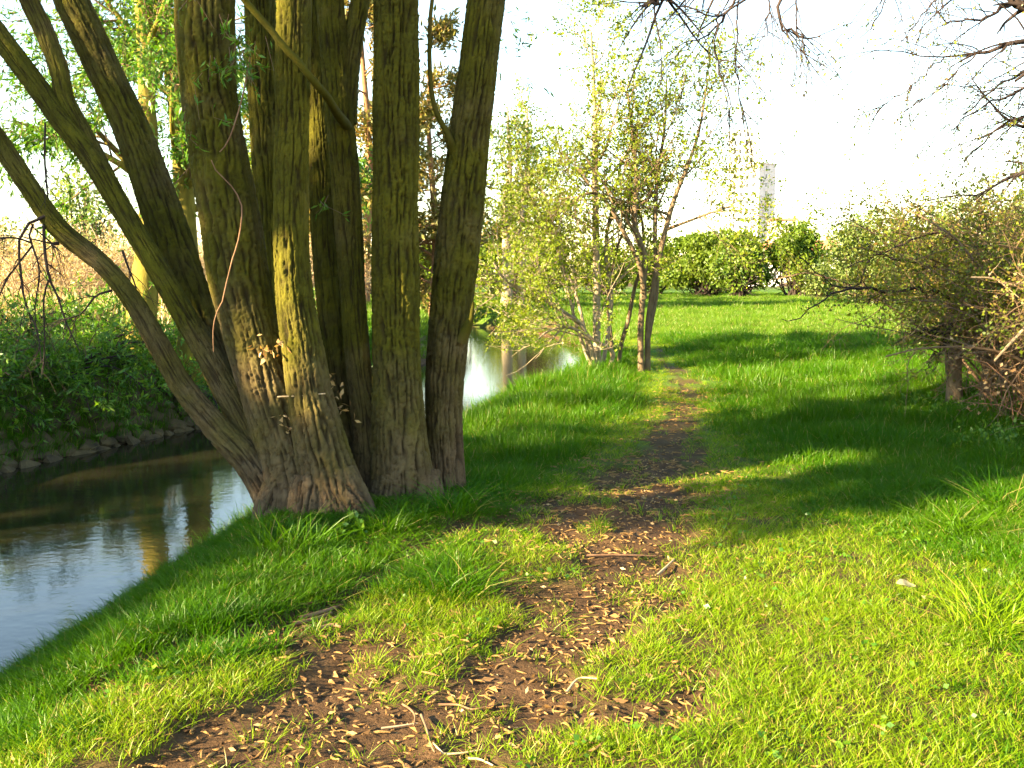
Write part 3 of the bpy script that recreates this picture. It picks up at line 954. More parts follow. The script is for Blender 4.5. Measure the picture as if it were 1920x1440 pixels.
r = np.random.default_rng(77)
pl, ps, pf = [], [], []
for y0, y1, sp in ((2.0, 5.0, 0.042), (5.0, 8.0, 0.056), (8.0, 14.0, 0.088), (14.0, 26.0, 0.14)):
    P = cand(y0, y1, sp, r)
    x, y = P.T
    d, s = river(x, y)
    b = bare(x, y)
    lu = lushness(x, y)
    tuss = 0.5 + 0.5 * fbm2(x, y, 0.8, 3, 12.0)
    b = b * np.where(r.random(len(x)) < 0.10, 0.3, 1.0)
    keep = (d > 0.04) & ~((s > 0) & (d < 0.7) & (y > 24.5)) & (r.random(len(x)) > b * 1.03)
    inwil = (((x + 1.1) / 0.72) ** 2 + ((y - 6.95) / 0.36) ** 2) < 1
    keep &= ~inwil
    isl = r.random(len(x)) < np.clip(lu * 1.15 - 0.05, 0, 1)
    thin = r.random(len(x)) < 0.42 + 0.65 * sstep(0.35, 0.6, 0.5 + 0.5 * fbm2(x, y, 0.35, 3, 15.0))
    L = keep & isl
    Sh = keep & ~isl & thin
    grow = 1 + 0.035 * np.clip(y - 5, 0, 20)
    clump = sstep(0.45, 0.8, 0.5 + 0.6 * fbm2(x, y, 1.5, 3, 33.0)) * sstep(6.5, 9.0, y)
    h = (0.50 + 0.75 * tuss + 0.75 * clump) * (0.45 + 0.55 * lu) * grow
    h = h * (0.62 + 0.38 * sstep(6.5, 10.0, y))
    h = h * (0.45 + 0.55 * sstep(0.9, 1.8, np.hypot((x + 1.1) / 1.2, (y - 6.5) / 0.75)))
    h = np.where((d < 0.5) & (s > 0), h * r.uniform(0.9, 1.9, len(x)), h)
    h = np.where(s < 0, h * 1.3, h)
    for m, lst, hh in ((L, pl, h), (Sh, ps, 0.7 + 0.6 * tuss + 0.3 * lu)):
        k = m.sum()
        z = ground_z(x[m], y[m])
        wsc = 0.9 + 0.05 * np.clip(y[m] - 5, 0, 20)
        lst.append(np.c_[x[m], y[m], z, wsc, hh[m]])
for y0, y1, sp, gs in ((26, 45, 0.30, 1.0), (45, 100, 0.62, 1.7)):
    P = cand(y0, y1, sp, r, 3)
    x, y = P.T
    d, s = river(x, y)
    m = d > 0.1
    x, y = x[m], y[m]
    tuss = 0.5 + 0.5 * fbm2(x, y, 2.2, 4, 12.0)
    pf.append(np.c_[x, y, ground_z(x, y), np.full(len(x), gs), (0.5 + 1.5 * tuss * tuss) * (gs ** 0.3)])


def scat(name, label, lst, coll, nvar, tilt=0.12):
    A = np.concatenate(lst)
    n = len(A)
    return scatter(name, label, A[:, :3], r.uniform(0, 6.283, n), r.normal(size=(n, 2)) * tilt, np.c_[A[:, 3], A[:, 3], A[:, 4]], r.integers(0, nvar, n), coll)


scat('meadow_grass', 'lush tall green grass of the meadow and river bank', pl, S_LUSH, 6)
scat('short_grass', 'short patchy yellow-green grass beside the bare path', ps, S_SHORT, 5)
scat('distant_grass', 'sunlit far meadow grass before the round bushes', pf, S_FAR, 4)
print('grass', sum(map(len, pl)), sum(map(len, ps)), sum(map(len, pf)))
#--PART4--
# ------------------------------------------------------------------ trees and shrubs
def wood(parent, name, mat, sets, kind='stuff'):
    g = Geo()
    for P, R, k in sets:
        v, q = tubes(P, R, k); g.add(v, q)
    o = g.build(name, mat, parent)
    if kind: o['kind'] = kind
    return o


def leaves(parent, name, mat, packs):
    g = Geo()
    for v, q, a in packs: g.add(v, q, a=a)
    o = g.build(name, mat, parent)
    o['kind'] = 'stuff'
    return o


def trunk_part(parent, pts, mat, n=40, k=18, name='trunk', lump=0.12, seed=0):
    """a traced trunk or stem with an uneven surface"""
    P, R = px_line(pts, n)
    v, q = tubes(P, R, k)
    c = np.repeat(P[0], k, 0)
    o = np.random.default_rng(seed).uniform(0, 40)
    v = c + (v - c) * (1 + lump * perlin(v[:, 0] * 6 + o, v[:, 1] * 6, v[:, 2] * 2.5) + 0.5 * lump * perlin(v[:, 0] * 20, v[:, 1] * 20 + o, v[:, 2] * 5))[:, None]
    mesh_obj(name, v, [q], mat, parent)
    return P, R


# --- the two lit mossy trunks on the far bank, with leafy shoots
def far_bank_tree(name, label, pts, seed, limbs, top_h):
    r = np.random.default_rng(seed)
    b = at(*pts[0][:3])
    t = empty(name, tuple(b)); tag(t, label, 'tree', 'pair of mossy trees on the far bank')
    P, R = trunk_part(t, pts, M['bark_moss'], 60, 20, lump=0.14, seed=seed)
    A, AR = spawn(r, P, R, limbs, 0.3, 0.98, 55, 14, 2.8, 0.25, 0.42, N=9, wig=0.1, up=0.15, lenshape=0.4, rmin=0.012)
    for i in range(len(A)):
        v, q = tubes(A[i:i + 1], AR[i:i + 1], 8)
        mesh_obj('limb', v, [q], M['bark_moss'], t)
    B, BR = spawn(r, A, AR, 11, 0.15, 1.0, 45, 15, 1.25, 0.3, 0.45, N=7, wig=0.13, up=-0.2, rmin=0.005)
    C, CR = spawn(r, B, BR, 5, 0.2, 1.0, 42, 16, 0.6, 0.3, 0.5, N=6, wig=0.15, up=-0.9, rmin=0.003)
    S, SR = spawn(r, P, R, 46, 0.12, 0.9, 70, 20, 0.38, 0.4, 0.05, N=5, wig=0.2, up=0.1, lenshape=0.0, rmin=0.004)
    wood(t, 'twigs', M['twig_brown'], [(B, BR, 4), (C, CR, 3), (S, SR, 3)])
    leaves(t, 'crown', M['leaf_willow'], [leaf_cloud(r, C, 24, 0.12, 0.034, 0.7, 0.25, 0.05), leaf_cloud(r, S, 18, 0.085, 0.024, 0.9, 0.0, 0.03)])


far_bank_tree('willow_tree', 'sunlit yellow mossy trunk, left of a pair across the river', [(262, 700, 15.6, 62), (268, 560, 15.6, 50), (280, 420, 15.6, 40), (282, 300, 15.6, 34), (275, 180, 15.6, 31), (272, 60, 15.6, 30), (262, -60, 15.6, 28), (250, -260, 15.6, 20), (240, -420, 15.6, 8)], 71, 13, 8)
far_bank_tree('willow_tree', 'sunlit yellow mossy trunk, right of a pair across the river', [(362, 720, 16.2, 58), (358, 600, 16.2, 48), (352, 480, 16.2, 41), (346, 380, 16.2, 37), (338, 260, 16.2, 34), (322, 120, 16.2, 31), (300, -20, 16.2, 28), (285, -220, 16.2, 20), (280, -400, 16.2, 8)], 72, 13, 8)

# --- low willow scrub leaning over the far bank
def scrub(label, cx, cy, rad, h, n, seed, droop=-0.9, zr=(0.5, 1.6), lm='leaf_willow', group='willow scrub along the far bank'):
    r = np.random.default_rng(seed)
    z0 = gz(cx, cy)
    t = empty('willow_bush', (cx, cy, z0)); tag(t, label, 'bush', group)
    th = r.uniform(0, 6.283, n)
    base = np.c_[cx + rad * 0.35 * np.cos(th) * r.random(n), cy + rad * 0.35 * np.sin(th) * r.random(n), np.zeros(n)]
    base[:, 2] = ground_z(base[:, 0], base[:, 1]) - 0.05
    d = nrm(np.c_[np.cos(th), np.sin(th), r.uniform(*zr, n)])
    L = np.hypot(rad, h) * r.uniform(0.7, 1.1, n)
    pts = [base]
    for i in range(8):
        d = nrm(d + 0.10 * r.normal(size=d.shape) + np.array([0.0, 0, droop / 8]))
        pts.append(pts[-1] + d * (L / 8)[:, None])
    P = np.stack(pts, 1)
    R = np.linspace(0.022, 0.006, 9)[None] * r.uniform(0.7, 1.3, (n, 1))
    B, BR = spawn(r, P, R, 10, 0.15, 1.0, 45, 16, 0.75, 0.3, 0.5, N=6, wig=0.15, up=-0.25, rmin=0.004)
    C, CR = spawn(r, B, BR, 4, 0.2, 1.0, 45, 16, 0.36, 0.3, 0.6, N=5, wig=0.16, up=-0.25, rmin=0.003)
    g = ground_z(C[:, -1, 0], C[:, -1, 1], False)
    ok = (C[:, -1, 2] > np.maximum(g, ZW + 0.05)) 
    C, CR = C[ok], CR[ok]
    wood(t, 'stems', M['twig_dark'], [(P, R, 6), (B, BR, 4), (C, CR, 3)])
    lv = leaf_cloud(r, C, 10, 0.095, 0.026, 0.75, 0.0, 0.02, up=0.15)
    leaves(t, 'crown', M[lm], [lv])


LO = (0.25, 0.9)
scrub('low green willow bush over the water at the left photo edge', -7.9, 12.9, 1.5, 0.5, 26, 81, zr=LO)
scrub('low green willow bush hanging over the stone bank', -6.9, 14.3, 1.4, 0.5, 26, 82, zr=LO)
scrub('bright green willow bush dipping into the river behind the leaning stems', -5.4, 16.3, 1.4, 0.5, 24, 83, zr=LO)
scrub('leafy willow bush at the left photo edge, behind the low bank bush', -11.0, 17.0, 1.8, 0.8, 26, 86, zr=(0.3, 1.1))
scrub('leafy willow bush on top of the far bank left of the mossy trunks', -9.0, 17.4, 1.8, 0.8, 26, 87, zr=(0.3, 1.1))
scrub('leafy willow bush around the foot of the mossy trunks', -7.0, 18.6, 1.8, 0.8, 26, 88, zr=(0.3, 1.1))
scrub('green willow bush on the far bank seen between the willow stems', -4.3, 20.0, 1.3, 0.6, 20, 84, zr=LO)
scrub('willow bush on the far bank behind the thick middle stems', -5.4, 21.5, 1.7, 0.8, 20, 85, zr=(0.3, 1.1))

# --- stone revetment at the foot of the far bank: every stone a piece
rev = empty('stone_revetment', (-6.2, 12.5, ZW)); tag(rev, 'sloping dry stone bank below the willow bushes at the far water edge', 'stone bank')
r = np.random.default_rng(90)
STONES = []
for k in range(6):
    u, v_ = np.meshgrid(np.linspace(-1, 1, 5), np.linspace(-1, 1, 4))
    n = 7
    th = np.sort(r.uniform(0, 6.283, n)); th = np.linspace(0, 6.283, n, endpoint=False) + r.normal(size=n) * 0.18
    rr = 1 + 0.16 * r.normal(size=n)
    ring = np.c_[np.cos(th) * rr, np.sin(th) * rr * 0.62]
    V = np.concatenate([np.c_[ring, np.full(n, -0.5)], np.c_[ring * 1.0, np.full(n, 0.25) + 0.06 * r.normal(size=n)], np.c_[ring * 0.74, np.full(n, 0.52) + 0.05 * r.normal(size=n)], [[0, 0, 0.58]]])
    i = np.arange(n); j = (i + 1) % n
    Q = np.concatenate([np.c_[i, j, j + n, i + n], np.c_[i + n, j + n, j + 2 * n, i + 2 * n]])
    T = np.c_[i + 2 * n, j + 2 * n, np.full(n, 3 * n)]
    STONES.append(mesh_data('stone', V, [Q, T], M['stone'], False))
# rows up the slope along the far water edge
sel = (RIV[:, 1] > 8.5) & (RIV[:, 1] < 18)
line = smooth_line(np.c_[RIV[sel] - nv[sel] * (HALF - 0.02), np.zeros(sel.sum())], 400)[:, :2]
seg = np.concatenate([[0], np.cumsum(np.linalg.norm(np.diff(line, axis=0), axis=1))])
for row in range(6):
    s = 0.0
    while s < seg[-1]:
        wd = r.uniform(0.26, 0.46)
        p = np.array([np.interp(s + wd / 2, seg, line[:, 0]), np.interp(s + wd / 2, seg, line[:, 1])])
        tl = nrm(np.array([np.interp(s + wd, seg, line[:, 0]) - np.interp(s, seg, line[:, 0]), np.interp(s + wd, seg, line[:, 1]) - np.interp(s, seg, line[:, 1])]) + 1e-9)
        no = np.array([-tl[1], tl[0]])
        q = p + no * (row * 0.145 - 0.05 + r.normal() * 0.012)
        o = bpy.data.objects.new('stone', STONES[r.integers(0, 6)])
        o.location = (q[0] + 6.2, q[1] - 12.5, gz(q[0], q[1]) - ZW + 0.035 + r.normal() * 0.015)
        sl = 0.72
        o.rotation_euler = (sl + r.normal() * 0.08, r.normal() * 0.10, math.atan2(tl[1], tl[0]) + math.pi * 0 + 0.25 * r.normal())
        o.scale = (wd * 0.52, r.uniform(0.20, 0.25), r.uniform(0.07, 0.12))
        link(o, rev)
        s += wd * 0.98

# --- slim multi-stemmed alders by the path, 17 m off
def traced_tree(name, label, stems, mat, seed, leafmat, lm=(0.062, 0.048), kids=(9, 7, 4), lens=(1.25, 0.65, 0.3), nleaf=8, up=0.35, tmin=0.28, group=None, cat='tree', k0=10, partname='stem', extra=None):
    r = np.random.default_rng(seed)
    b = at(*stems[0][0][:3])
    t = empty(name, tuple(b)); tag(t, label, cat, group)
    Ps, Rs = [], []
    for i, s in enumerate(stems):
        P, R = trunk_part(t, s, mat, 26, k0, partname, 0.10, seed + i)
        Ps.append(P); Rs.append(R)
    P = np.concatenate(Ps); R = np.concatenate(Rs)
    A, AR = spawn(r, P, R, kids[0], tmin, 1.0, 48, 14, lens[0], 0.3, 0.5, N=8, wig=0.11, up=up, lenshape=0.45, rmin=0.005)
    B, BR = spawn(r, A, AR, kids[1], 0.2, 1.0, 45, 15, lens[1], 0.3, 0.5, N=6, wig=0.14, up=up * 0.4, rmin=0.0022)
    C, CR = spawn(r, B, BR, kids[2], 0.2, 1.0, 45, 15, lens[2], 0.3, 0.6, N=4, wig=0.15, up=0.0, rmin=0.0013)
    kb, kc = B[:, :, 2].min(1) > 0.35, C[:, :, 2].min(1) > 0.45
    B, BR, C, CR = B[kb], BR[kb], C[kc], CR[kc]
    wood(t, 'twigs', mat, [(A, AR, 5), (B, BR, 4), (C, CR, 3)])
    packs = []
    for v, q, a in (leaf_cloud(r, C, nleaf, lm[0], lm[1], 0.9, 0.0, 0.03), leaf_cloud(r, B, max(nleaf // 2, 1), lm[0], lm[1], 0.9, 0.0, 0.03)):
        V = v.reshape(-1, 4, 3); ok = V[:, 0, 2] > 0.55 + 0.3 * r.normal(size=len(V))
        packs.append((V[ok].reshape(-1, 3), np.arange(ok.sum() * 4).reshape(-1, 4), a.reshape(-1, 4)[ok].ravel()))
    leaves(t, 'crown', leafmat, packs)
    return t, r


AL = 17.2
traced_tree('alder_tree', 'slim pale-stemmed alder clump with yellow-green leaves beside the river', [
    [(1122, 712, AL, 18), (1119, 640, AL, 15), (1119, 540, AL, 14), (1117, 430, AL, 13), (1116, 320, AL, 12), (1115, 230, AL, 10), (1112, 140, AL, 7), (1108, 60, AL, 4)],
    [(1118, 706, AL - .1, 11), (1108, 650, AL - .2, 9), (1090, 610, AL - .3, 9), (1066, 592, AL - .4, 9), (1020, 562, AL - .6, 8), (968, 538, AL - .7, 7), (942, 520, AL - .8, 6), (925, 490, AL - .8, 4)],
    [(1126, 700, AL + .2, 9), (1138, 640, AL + .3, 8), (1146, 560, AL + .4, 8), (1136, 460, AL + .5, 7), (1150, 380, AL + .6, 5), (1165, 300, AL + .6, 3)],
    [(1112, 704, AL, 8), (1100, 640, AL + .1, 7), (1082, 560, AL + .2, 6), (1050, 480, AL + .3, 5), (1010, 400, AL + .4, 4), (985, 330, AL + .4, 3)],
    [(1132, 700, AL - .1, 9), (1150, 664, AL - .1, 8), (1118, 640, AL - .4, 7), (1068, 614, AL - .6, 6), (1030, 620, AL - .8, 4), (1010, 634, AL - .9, 3)],
    [(1116, 704, AL + .1, 8), (1098, 660, AL, 7), (1078, 600, AL - .1, 6), (1060, 520, AL - .1, 5), (1042, 440, AL - .1, 4), (1020, 360, AL - .1, 3)],
], M['bark_birch'], 501, M['leaf_alder'], kids=(13, 9, 5), lens=(1.55, 0.75, 0.34), nleaf=6, tmin=0.34, up=0.25, lm=(0.050, 0.038))
traced_tree('alder_tree', 'slender alder with thin upright stems between the pale clump and twin-trunk tree', [
    [(1160, 704, AL + .5, 9), (1164, 650, AL + .5, 8), (1178, 600, AL + .5, 8), (1190, 540, AL + .5, 7), (1206, 480, AL + .5, 6), (1200, 400, AL + .5, 5), (1160, 360, AL + .4, 4), (1110, 372, AL + .2, 3)],
    [(1150, 702, AL + .6, 8), (1146, 640, AL + .6, 7), (1140, 560, AL + .6, 6), (1156, 470, AL + .6, 5), (1180, 400, AL + .6, 4), (1185, 320, AL + .6, 3)],
], M['bark_alder'], 521, M['leaf_alder'], kids=(10, 8, 4), lens=(1.0, 0.6, 0.3), nleaf=4, tmin=0.4, up=0.3, lm=(0.050, 0.038))
traced_tree('alder_tree', 'twin-trunked brown alder standing right beside the footpath', [
    [(1201, 722, AL - .3, 18), (1202, 690, AL - .3, 13), (1201, 620, AL - .3, 12), (1206, 540, AL - .3, 11), (1208, 480, AL - .3, 13), (1190, 420, AL - .3, 11), (1194, 340, AL - .2, 9), (1186, 250, AL - .2, 7), (1176, 170, AL - .1, 4)],
    [(1214, 720, AL - .2, 16), (1214, 680, AL - .2, 12), (1216, 600, AL - .2, 11), (1228, 530, AL - .2, 12), (1236, 480, AL - .2, 11), (1262, 380, AL - .2, 9), (1290, 310, AL - .2, 7), (1312, 240, AL - .1, 5), (1325, 160, AL, 3)],
    [(1214, 640, AL - .2, 9), (1222, 600, AL - .2, 8), (1232, 540, AL - .1, 7), (1228, 440, AL - .1, 8), (1232, 340, AL, 7), (1246, 240, AL, 5), (1250, 150, AL, 3)],
    [(1208, 560, AL - .3, 11), (1200, 500, AL - .4, 9), (1172, 440, AL - .5, 8), (1130, 370, AL - .6, 6), (1092, 366, AL - .8, 5), (1050, 400, AL - .9, 3)],
    [(1250, 430, AL - .2, 7), (1290, 415, AL - .4, 5), (1330, 400, AL - .5, 4), (1375, 385, AL - .6, 2.5)],
], M['bark_alder'], 541, M['leaf_alder'], kids=(13, 9, 5), lens=(1.6, 0.8, 0.36), nleaf=4, tmin=0.45, up=0.3, lm=(0.050, 0.038))

# --- thorn hedge on the right
def thicket(label, cx, cy, rx, ry, h, n, seed, nleaf, lm, group, zmin=0.0, kids=(9, 5), ln=(0.9, 0.42), leaf=(0.034, 0.024), arch=-0.7, wmat='twig_brown', r0=0.022, name='thorn_bush', t_leaf=0.0):
    r = np.random.default_rng(seed)
    z0 = gz(cx, cy)
    t = empty(name, (cx, cy, z0)); tag(t, label, 'bush', group)
    th = r.uniform(0, 6.283, n); q = np.sqrt(r.random(n))
    base = np.c_[cx + rx * 0.62 * q * np.cos(th), cy + ry * 0.62 * q * np.sin(th), np.zeros(n)]
    base[:, 2] = ground_z(base[:, 0], base[:, 1]) - 0.05
    d = nrm(np.c_[np.cos(th) * 0.5 * q, np.sin(th) * 0.5 * q, np.full(n, 1.0)] + 0.12 * r.normal(size=(n, 3)))
    L = h * r.uniform(0.75, 1.25, n)
    pts = [base]
    for i in range(9):
        pull = np.c_[np.cos(th), np.sin(th), np.zeros(n)] * (0.05 + 0.05 * i / 9)
        d = nrm(d + 0.11 * r.normal(size=d.shape) + pull + np.array([0, 0, arch * (i / 9) / 6]))
        pts.append(pts[-1] + d * (L / 9)[:, None])
    P = np.stack(pts, 1)
    R = np.linspace(1, 0.3, 10)[None] * r0 * r.uniform(0.5, 1.3, (n, 1))
    B, BR = spawn(r, P, R, kids[0], 0.3, 1.0, 55, 18, ln[0], 0.35, 0.5, N=7, wig=0.16, up=-0.05, rmin=0.004)
    C, CR = spawn(r, B, BR, kids[1], 0.15, 1.0, 50, 18, ln[1], 0.3, 0.6, N=5, wig=0.18, up=0.0, rmin=0.003)
    wood(t, 'branches', M[wmat], [(P, R, 6), (B, BR, 4), (C, CR, 3)])
    packs = [leaf_cloud(r, C, nleaf, leaf[0], leaf[1], 0.9, 0.0, 0.05), leaf_cloud(r, B, nleaf, leaf[0], leaf[1], 0.9, 0.0, 0.05)]
    if zmin:
        out = []
        for v, q, a in packs:
            V = v.reshape(-1, 4, 3); ok = V[:, 0, 2] > zmin + 0.25 * r.normal(size=len(V))
            out.append((V[ok].reshape(-1, 3), np.arange(ok.sum() * 4).reshape(-1, 4), a.reshape(-1, 4)[ok].ravel()))
        packs = out
    leaves(t, 'crown', M[lm], packs)
    return t, r


HG = 'thorn hedge along the right side of the meadow'
t, r = thicket('tangled brown thorn bush nearest the camera at the right edge', 7.0, 10.7, 1.3, 1.2, 2.75, 90, 601, 6, 'leaf_hedge', HG, 1.0, kids=(11, 6))
t, r = thicket('tangled thorn bush with a weathered trunk at its near corner', 7.45, 13.1, 1.25, 1.2, 2.95, 90, 602, 10, 'leaf_hedge', HG, 1.15, kids=(11, 6), leaf=(0.04, 0.03))
trunk_part(t, [(1792, 770, 12.4, 34), (1790, 720, 12.4, 30), (1786, 660, 12.4, 30), (1784, 610, 12.45, 30), (1800, 560, 12.5, 26), (1830, 500, 12.6, 20), (1850, 420, 12.7, 12)], M['bark_alder'], 30, 14, 'trunk', 0.2, 3)
trunk_part(t, [(1845, 780, 12.2, 20), (1850, 700, 12.3, 18), (1868, 620, 12.4, 16), (1900, 540, 12.5, 12)], M['bark_alder'], 20, 10, 'trunk', 0.2, 4)
# long arching shoots reaching out over the meadow
arch = [
    [(1800, 600, 12.4, 16), (1760, 618, 12.2, 14), (1716, 622, 12.1, 9), (1705, 616, 12.1, 4)],
    [(1800, 560, 12.4, 13), (1740, 545, 12.0, 10), (1680, 545, 11.7, 9), (1610, 541, 11.4, 8), (1560, 552, 11.2, 6), (1540, 566, 11.1, 5), (1515, 585, 11, 4), (1486, 604, 10.9, 3), (1462, 597, 10.8, 2)],
    [(1830, 520, 12.4, 11), (1740, 500, 12.0, 8), (1640, 480, 11.7, 6), (1600, 540, 11.4, 5), (1540, 520, 11.2, 4), (1500, 478, 11, 3)],
    [(1790, 610, 12.4, 10), (1770, 650, 12.2, 8), (1745, 675, 12.1, 5), (1735, 700, 12.0, 3)],
    [(1850, 470, 12.4, 10), (1750, 440, 12.0, 8), (1660, 470, 11.7, 5), (1590, 500, 11.5, 3)],
]
aP, aR = [], []
for p in arch:
    P, R = px_line(p, 22)
    R = R * 0.62; P = P + 0.018 * r.normal(size=P.shape)
    v, q = tubes(P, R, 6); mesh_obj('arching_branch', v, [q], M['twig_dark'], t)
    aP.append(P); aR.append(R)
aP = np.concatenate(aP); aR = np.concatenate(aR)
B, BR = spawn(r, aP, aR, 16, 0.1, 0.95, 45, 15, 0.5, 0.35, 0.5, N=6, wig=0.15, up=0.05, rmin=0.003)
wood(t, 'arching_twigs', M['twig_dark'], [(B, BR, 3)])
leaves(t, 'arching_leaves', M['leaf_hedge'], [leaf_cloud(r, B, 9, 0.045, 0.032, 0.9, 0.0, 0.04)])
t, r = thicket('leafy thorn bush behind the trunk corner, second from the camera', 9.4, 16.2, 1.6, 1.6, 2.9, 50, 603, 8, 'leaf_haw', HG, kids=(9, 5), leaf=(0.05, 0.036))
# dry reddish stems at the foot of the nearest bush
r = np.random.default_rng(620)
t = empty('dry_bramble', (5.9, 10.2, gz(5.9, 10.2))); tag(t, 'tangle of dry reddish bramble stems at the foot of the hedge', 'bramble')
n = 120
base = np.c_[r.uniform(5.35, 7.0, n), r.uniform(9.4, 11.2, n), np.zeros(n)]
base[:, 2] = ground_z(base[:, 0], base[:, 1]) - 0.03
d = nrm(np.c_[r.normal(size=(n, 2)) * 0.25, np.ones(n)])
pts = [base]
L = r.uniform(0.5, 1.5, n)
for i in range(7):
    d = nrm(d + 0.17 * r.normal(size=d.shape) + np.array([-0.03, 0, -0.08 * i / 3]))
    pts.append(pts[-1] + d * (L / 7)[:, None])
P = np.stack(pts, 1)
wood(t, 'stems', M['stem_red'], [(P, np.linspace(0.008, 0.003, 8)[None] * r.uniform(0.6, 1.3, (n, 1)), 4)])
B, BR = spawn(r, P, np.full(P.shape[:2], 0.006), 4, 0.3, 1, 50, 20, 0.4, 0.3, 0.6, N=5, wig=0.2, up=-0.3, rmin=0.0025)
wood(t, 'side_stems', M['twig_brown'], [(B, BR, 3)])
leaves(t, 'dead_leaves', M['deadleaf'], [leaf_cloud(r, B, 2, 0.045, 0.03, 0.9, 0.3, 0.03)])
# a broken pale branch leaning out of the hedge
t = empty('dead_branch', tuple(at(1930, 610, 10))); tag(t, 'pale barkless dead branch poking from the hedge at the right edge', 'branch')
P, R = px_line([(1865, 676, 9.6, 4), (1893, 645, 9.7, 6), (1898, 640, 9.7, 7), (1925, 612, 9.8, 6), (1980, 560, 10.0, 8), (2040, 500, 10.2, 8)], 14)
v, q = tubes(P, R, 7); mesh_obj('branch', v, [q], M['twig_pale'], t)
P, R = px_line([(1820, 520, 9.9, 3), (1860, 522, 10, 4), (1910, 535, 10.1, 5), (1960, 500, 10.2, 6), (2040, 500, 10.2, 7)], 14)
v, q = tubes(P, R, 7); mesh_obj('branch', v, [q], M['twig_pale'], t)
B, BR = spawn(r, P, R, 12, 0.1, 0.8, 45, 12, 0.35, 0.3, 0.6, N=6, wig=0.12, rmin=0.004)
wood(t, 'twigs', M['twig_pale'], [(B, BR, 4)])

# --- tree outside the right edge whose twigs hang into the top of the picture
r = np.random.default_rng(640)
t = empty('overhanging_tree', (6.6, 6.2, gz(6.6, 6.2))); tag(t, 'dark bare twigs with catkins hanging in from the top right', 'tree')
tr = np.array([[6.6, 6.2, -0.2, 0.24], [6.5, 6.3, 1.2, 0.21], [6.4, 6.5, 2.8, 0.18], [6.1, 6.8, 4.2, 0.15], [5.6, 7.0, 5.6, 0.10], [5.2, 7.2, 7.0, 0.05]])
s = smooth_line(tr, 40); v, q = tubes(s[None, :, :3], s[None, :, 3], 18); mesh_obj('trunk', v, [q], M['bark_alder'], t)
limbs = [
    [(2250, 120, 7, 50), (2100, 60, 7, 38), (1990, 30, 7, 28), (1905, 4, 7, 17), (1860, -40, 7, 10), (1780, -90, 7, 6)],
    [(2100, 60, 7, 26), (1990, 60, 6.9, 18), (1900, 82, 6.8, 12), (1830, 102, 6.8, 7), (1760, 107, 6.7, 4), (1690, 98, 6.7, 3), (1640, 92, 6.6, 2)],
    [(2100, 60, 7, 16), (1980, 90, 7, 11), (1920, 130, 7, 7), (1860, 170, 7, 5), (1810, 215, 7, 3)],
    [(2250, 420, 7.5, 30), (2050, 330, 7.4, 18), (1930, 322, 7.3, 12), (1890, 335, 7.3, 8), (1850, 362, 7.3, 5), (1790, 368, 7.2, 4), (1735, 378, 7.2, 2.5)],
    [(1900, 5, 7, 12), (1840, 35, 6.9, 6), (1780, 40, 6.9, 4), (1755, 15, 6.9, 3), (1750, -30, 6.9, 2)],
    [(1980, -420, 7, 60), (1800, -330, 6.8, 44), (1640, -230, 6.6, 34), (1500, -120, 6.5, 26), (1400, -60, 6.4, 20), (1300, -40, 6.3, 14), (1225, -20, 6.2, 8)],
    [(1260, -40, 6.3, 14), (1245, -5, 6.3, 15), (1225, 5, 6.25, 10), (1195, 6, 6.2, 3)],
    [(1400, -60, 6.4, 10), (1370, 10, 6.4, 6), (1345, 50, 6.4, 5), (1310, 70, 6.4, 4), (1280, 98, 6.35, 2)],
    [(1470, -80, 6.45, 12), (1400, 0, 6.4, 6), (1350, 28, 6.35, 5), (1300, 18, 6.3, 4), (1255, 8, 6.3, 3)],
    [(1480, -90, 6.45, 14), (1468, 0, 6.45, 9), (1458, 30, 6.45, 8), (1470, 50, 6.45, 7), (1495, 70, 6.45, 6), (1538, 68, 6.45, 3)],
    [(1350, 20, 6.35, 5), (1342, 70, 6.35, 4), (1346, 120, 6.35, 4), (1360, 170, 6.35, 3), (1370, 240, 6.35, 2)],
    [(1385, 0, 6.4, 5), (1384, 60, 6.4, 4), (1378, 110, 6.4, 3.5), (1386, 180, 6.4, 3), (1400, 225, 6.4, 2)],
    [(1438, -60, 6.45, 5), (1440, 30, 6.45, 3.5), (1430, 70, 6.45, 3), (1412, 95, 6.45, 2)],
    [(1500, -60, 6.45, 5), (1490, 40, 6.45, 4), (1500, 65, 6.45, 3), (1508, 122, 6.45, 2)],
    [(1700, -120, 6.7, 8), (1660, 0, 6.7, 3.5), (1640, 40, 6.7, 3), (1612, 70, 6.7, 2)],
    [(1800, -90, 6.8, 7), (1750, 5, 6.8, 4), (1720, 40, 6.8, 3), (1690, 80, 6.8, 2)],
    [(1830, 100, 6.8, 5), (1800, 130, 6.8, 3.5), (1760, 170, 6.8, 3), (1700, 205, 6.8, 2)],
    [(2060, 120, 7.2, 14), (1960, 150, 7.1, 9), (1890, 180, 7.1, 6), (1830, 205, 7.0, 4), (1770, 260, 7.0, 2)],
    [(2060, 200, 7.4, 14), (1950, 210, 7.3, 9), (1880, 235, 7.2, 6), (1830, 280, 7.2, 4), (1800, 320, 7.2, 2)],
    [(2060, 280, 7.4, 14), (1960, 260, 7.3, 9), (1900, 230, 7.2, 6), (1850, 190, 7.2, 4), (1810, 130, 7.2, 2)],
    [(1770, 108, 6.75, 4), (1730, 140, 6.75, 3), (1690, 175, 6.75, 2.5), (1655, 202, 6.75, 1.5)],
]
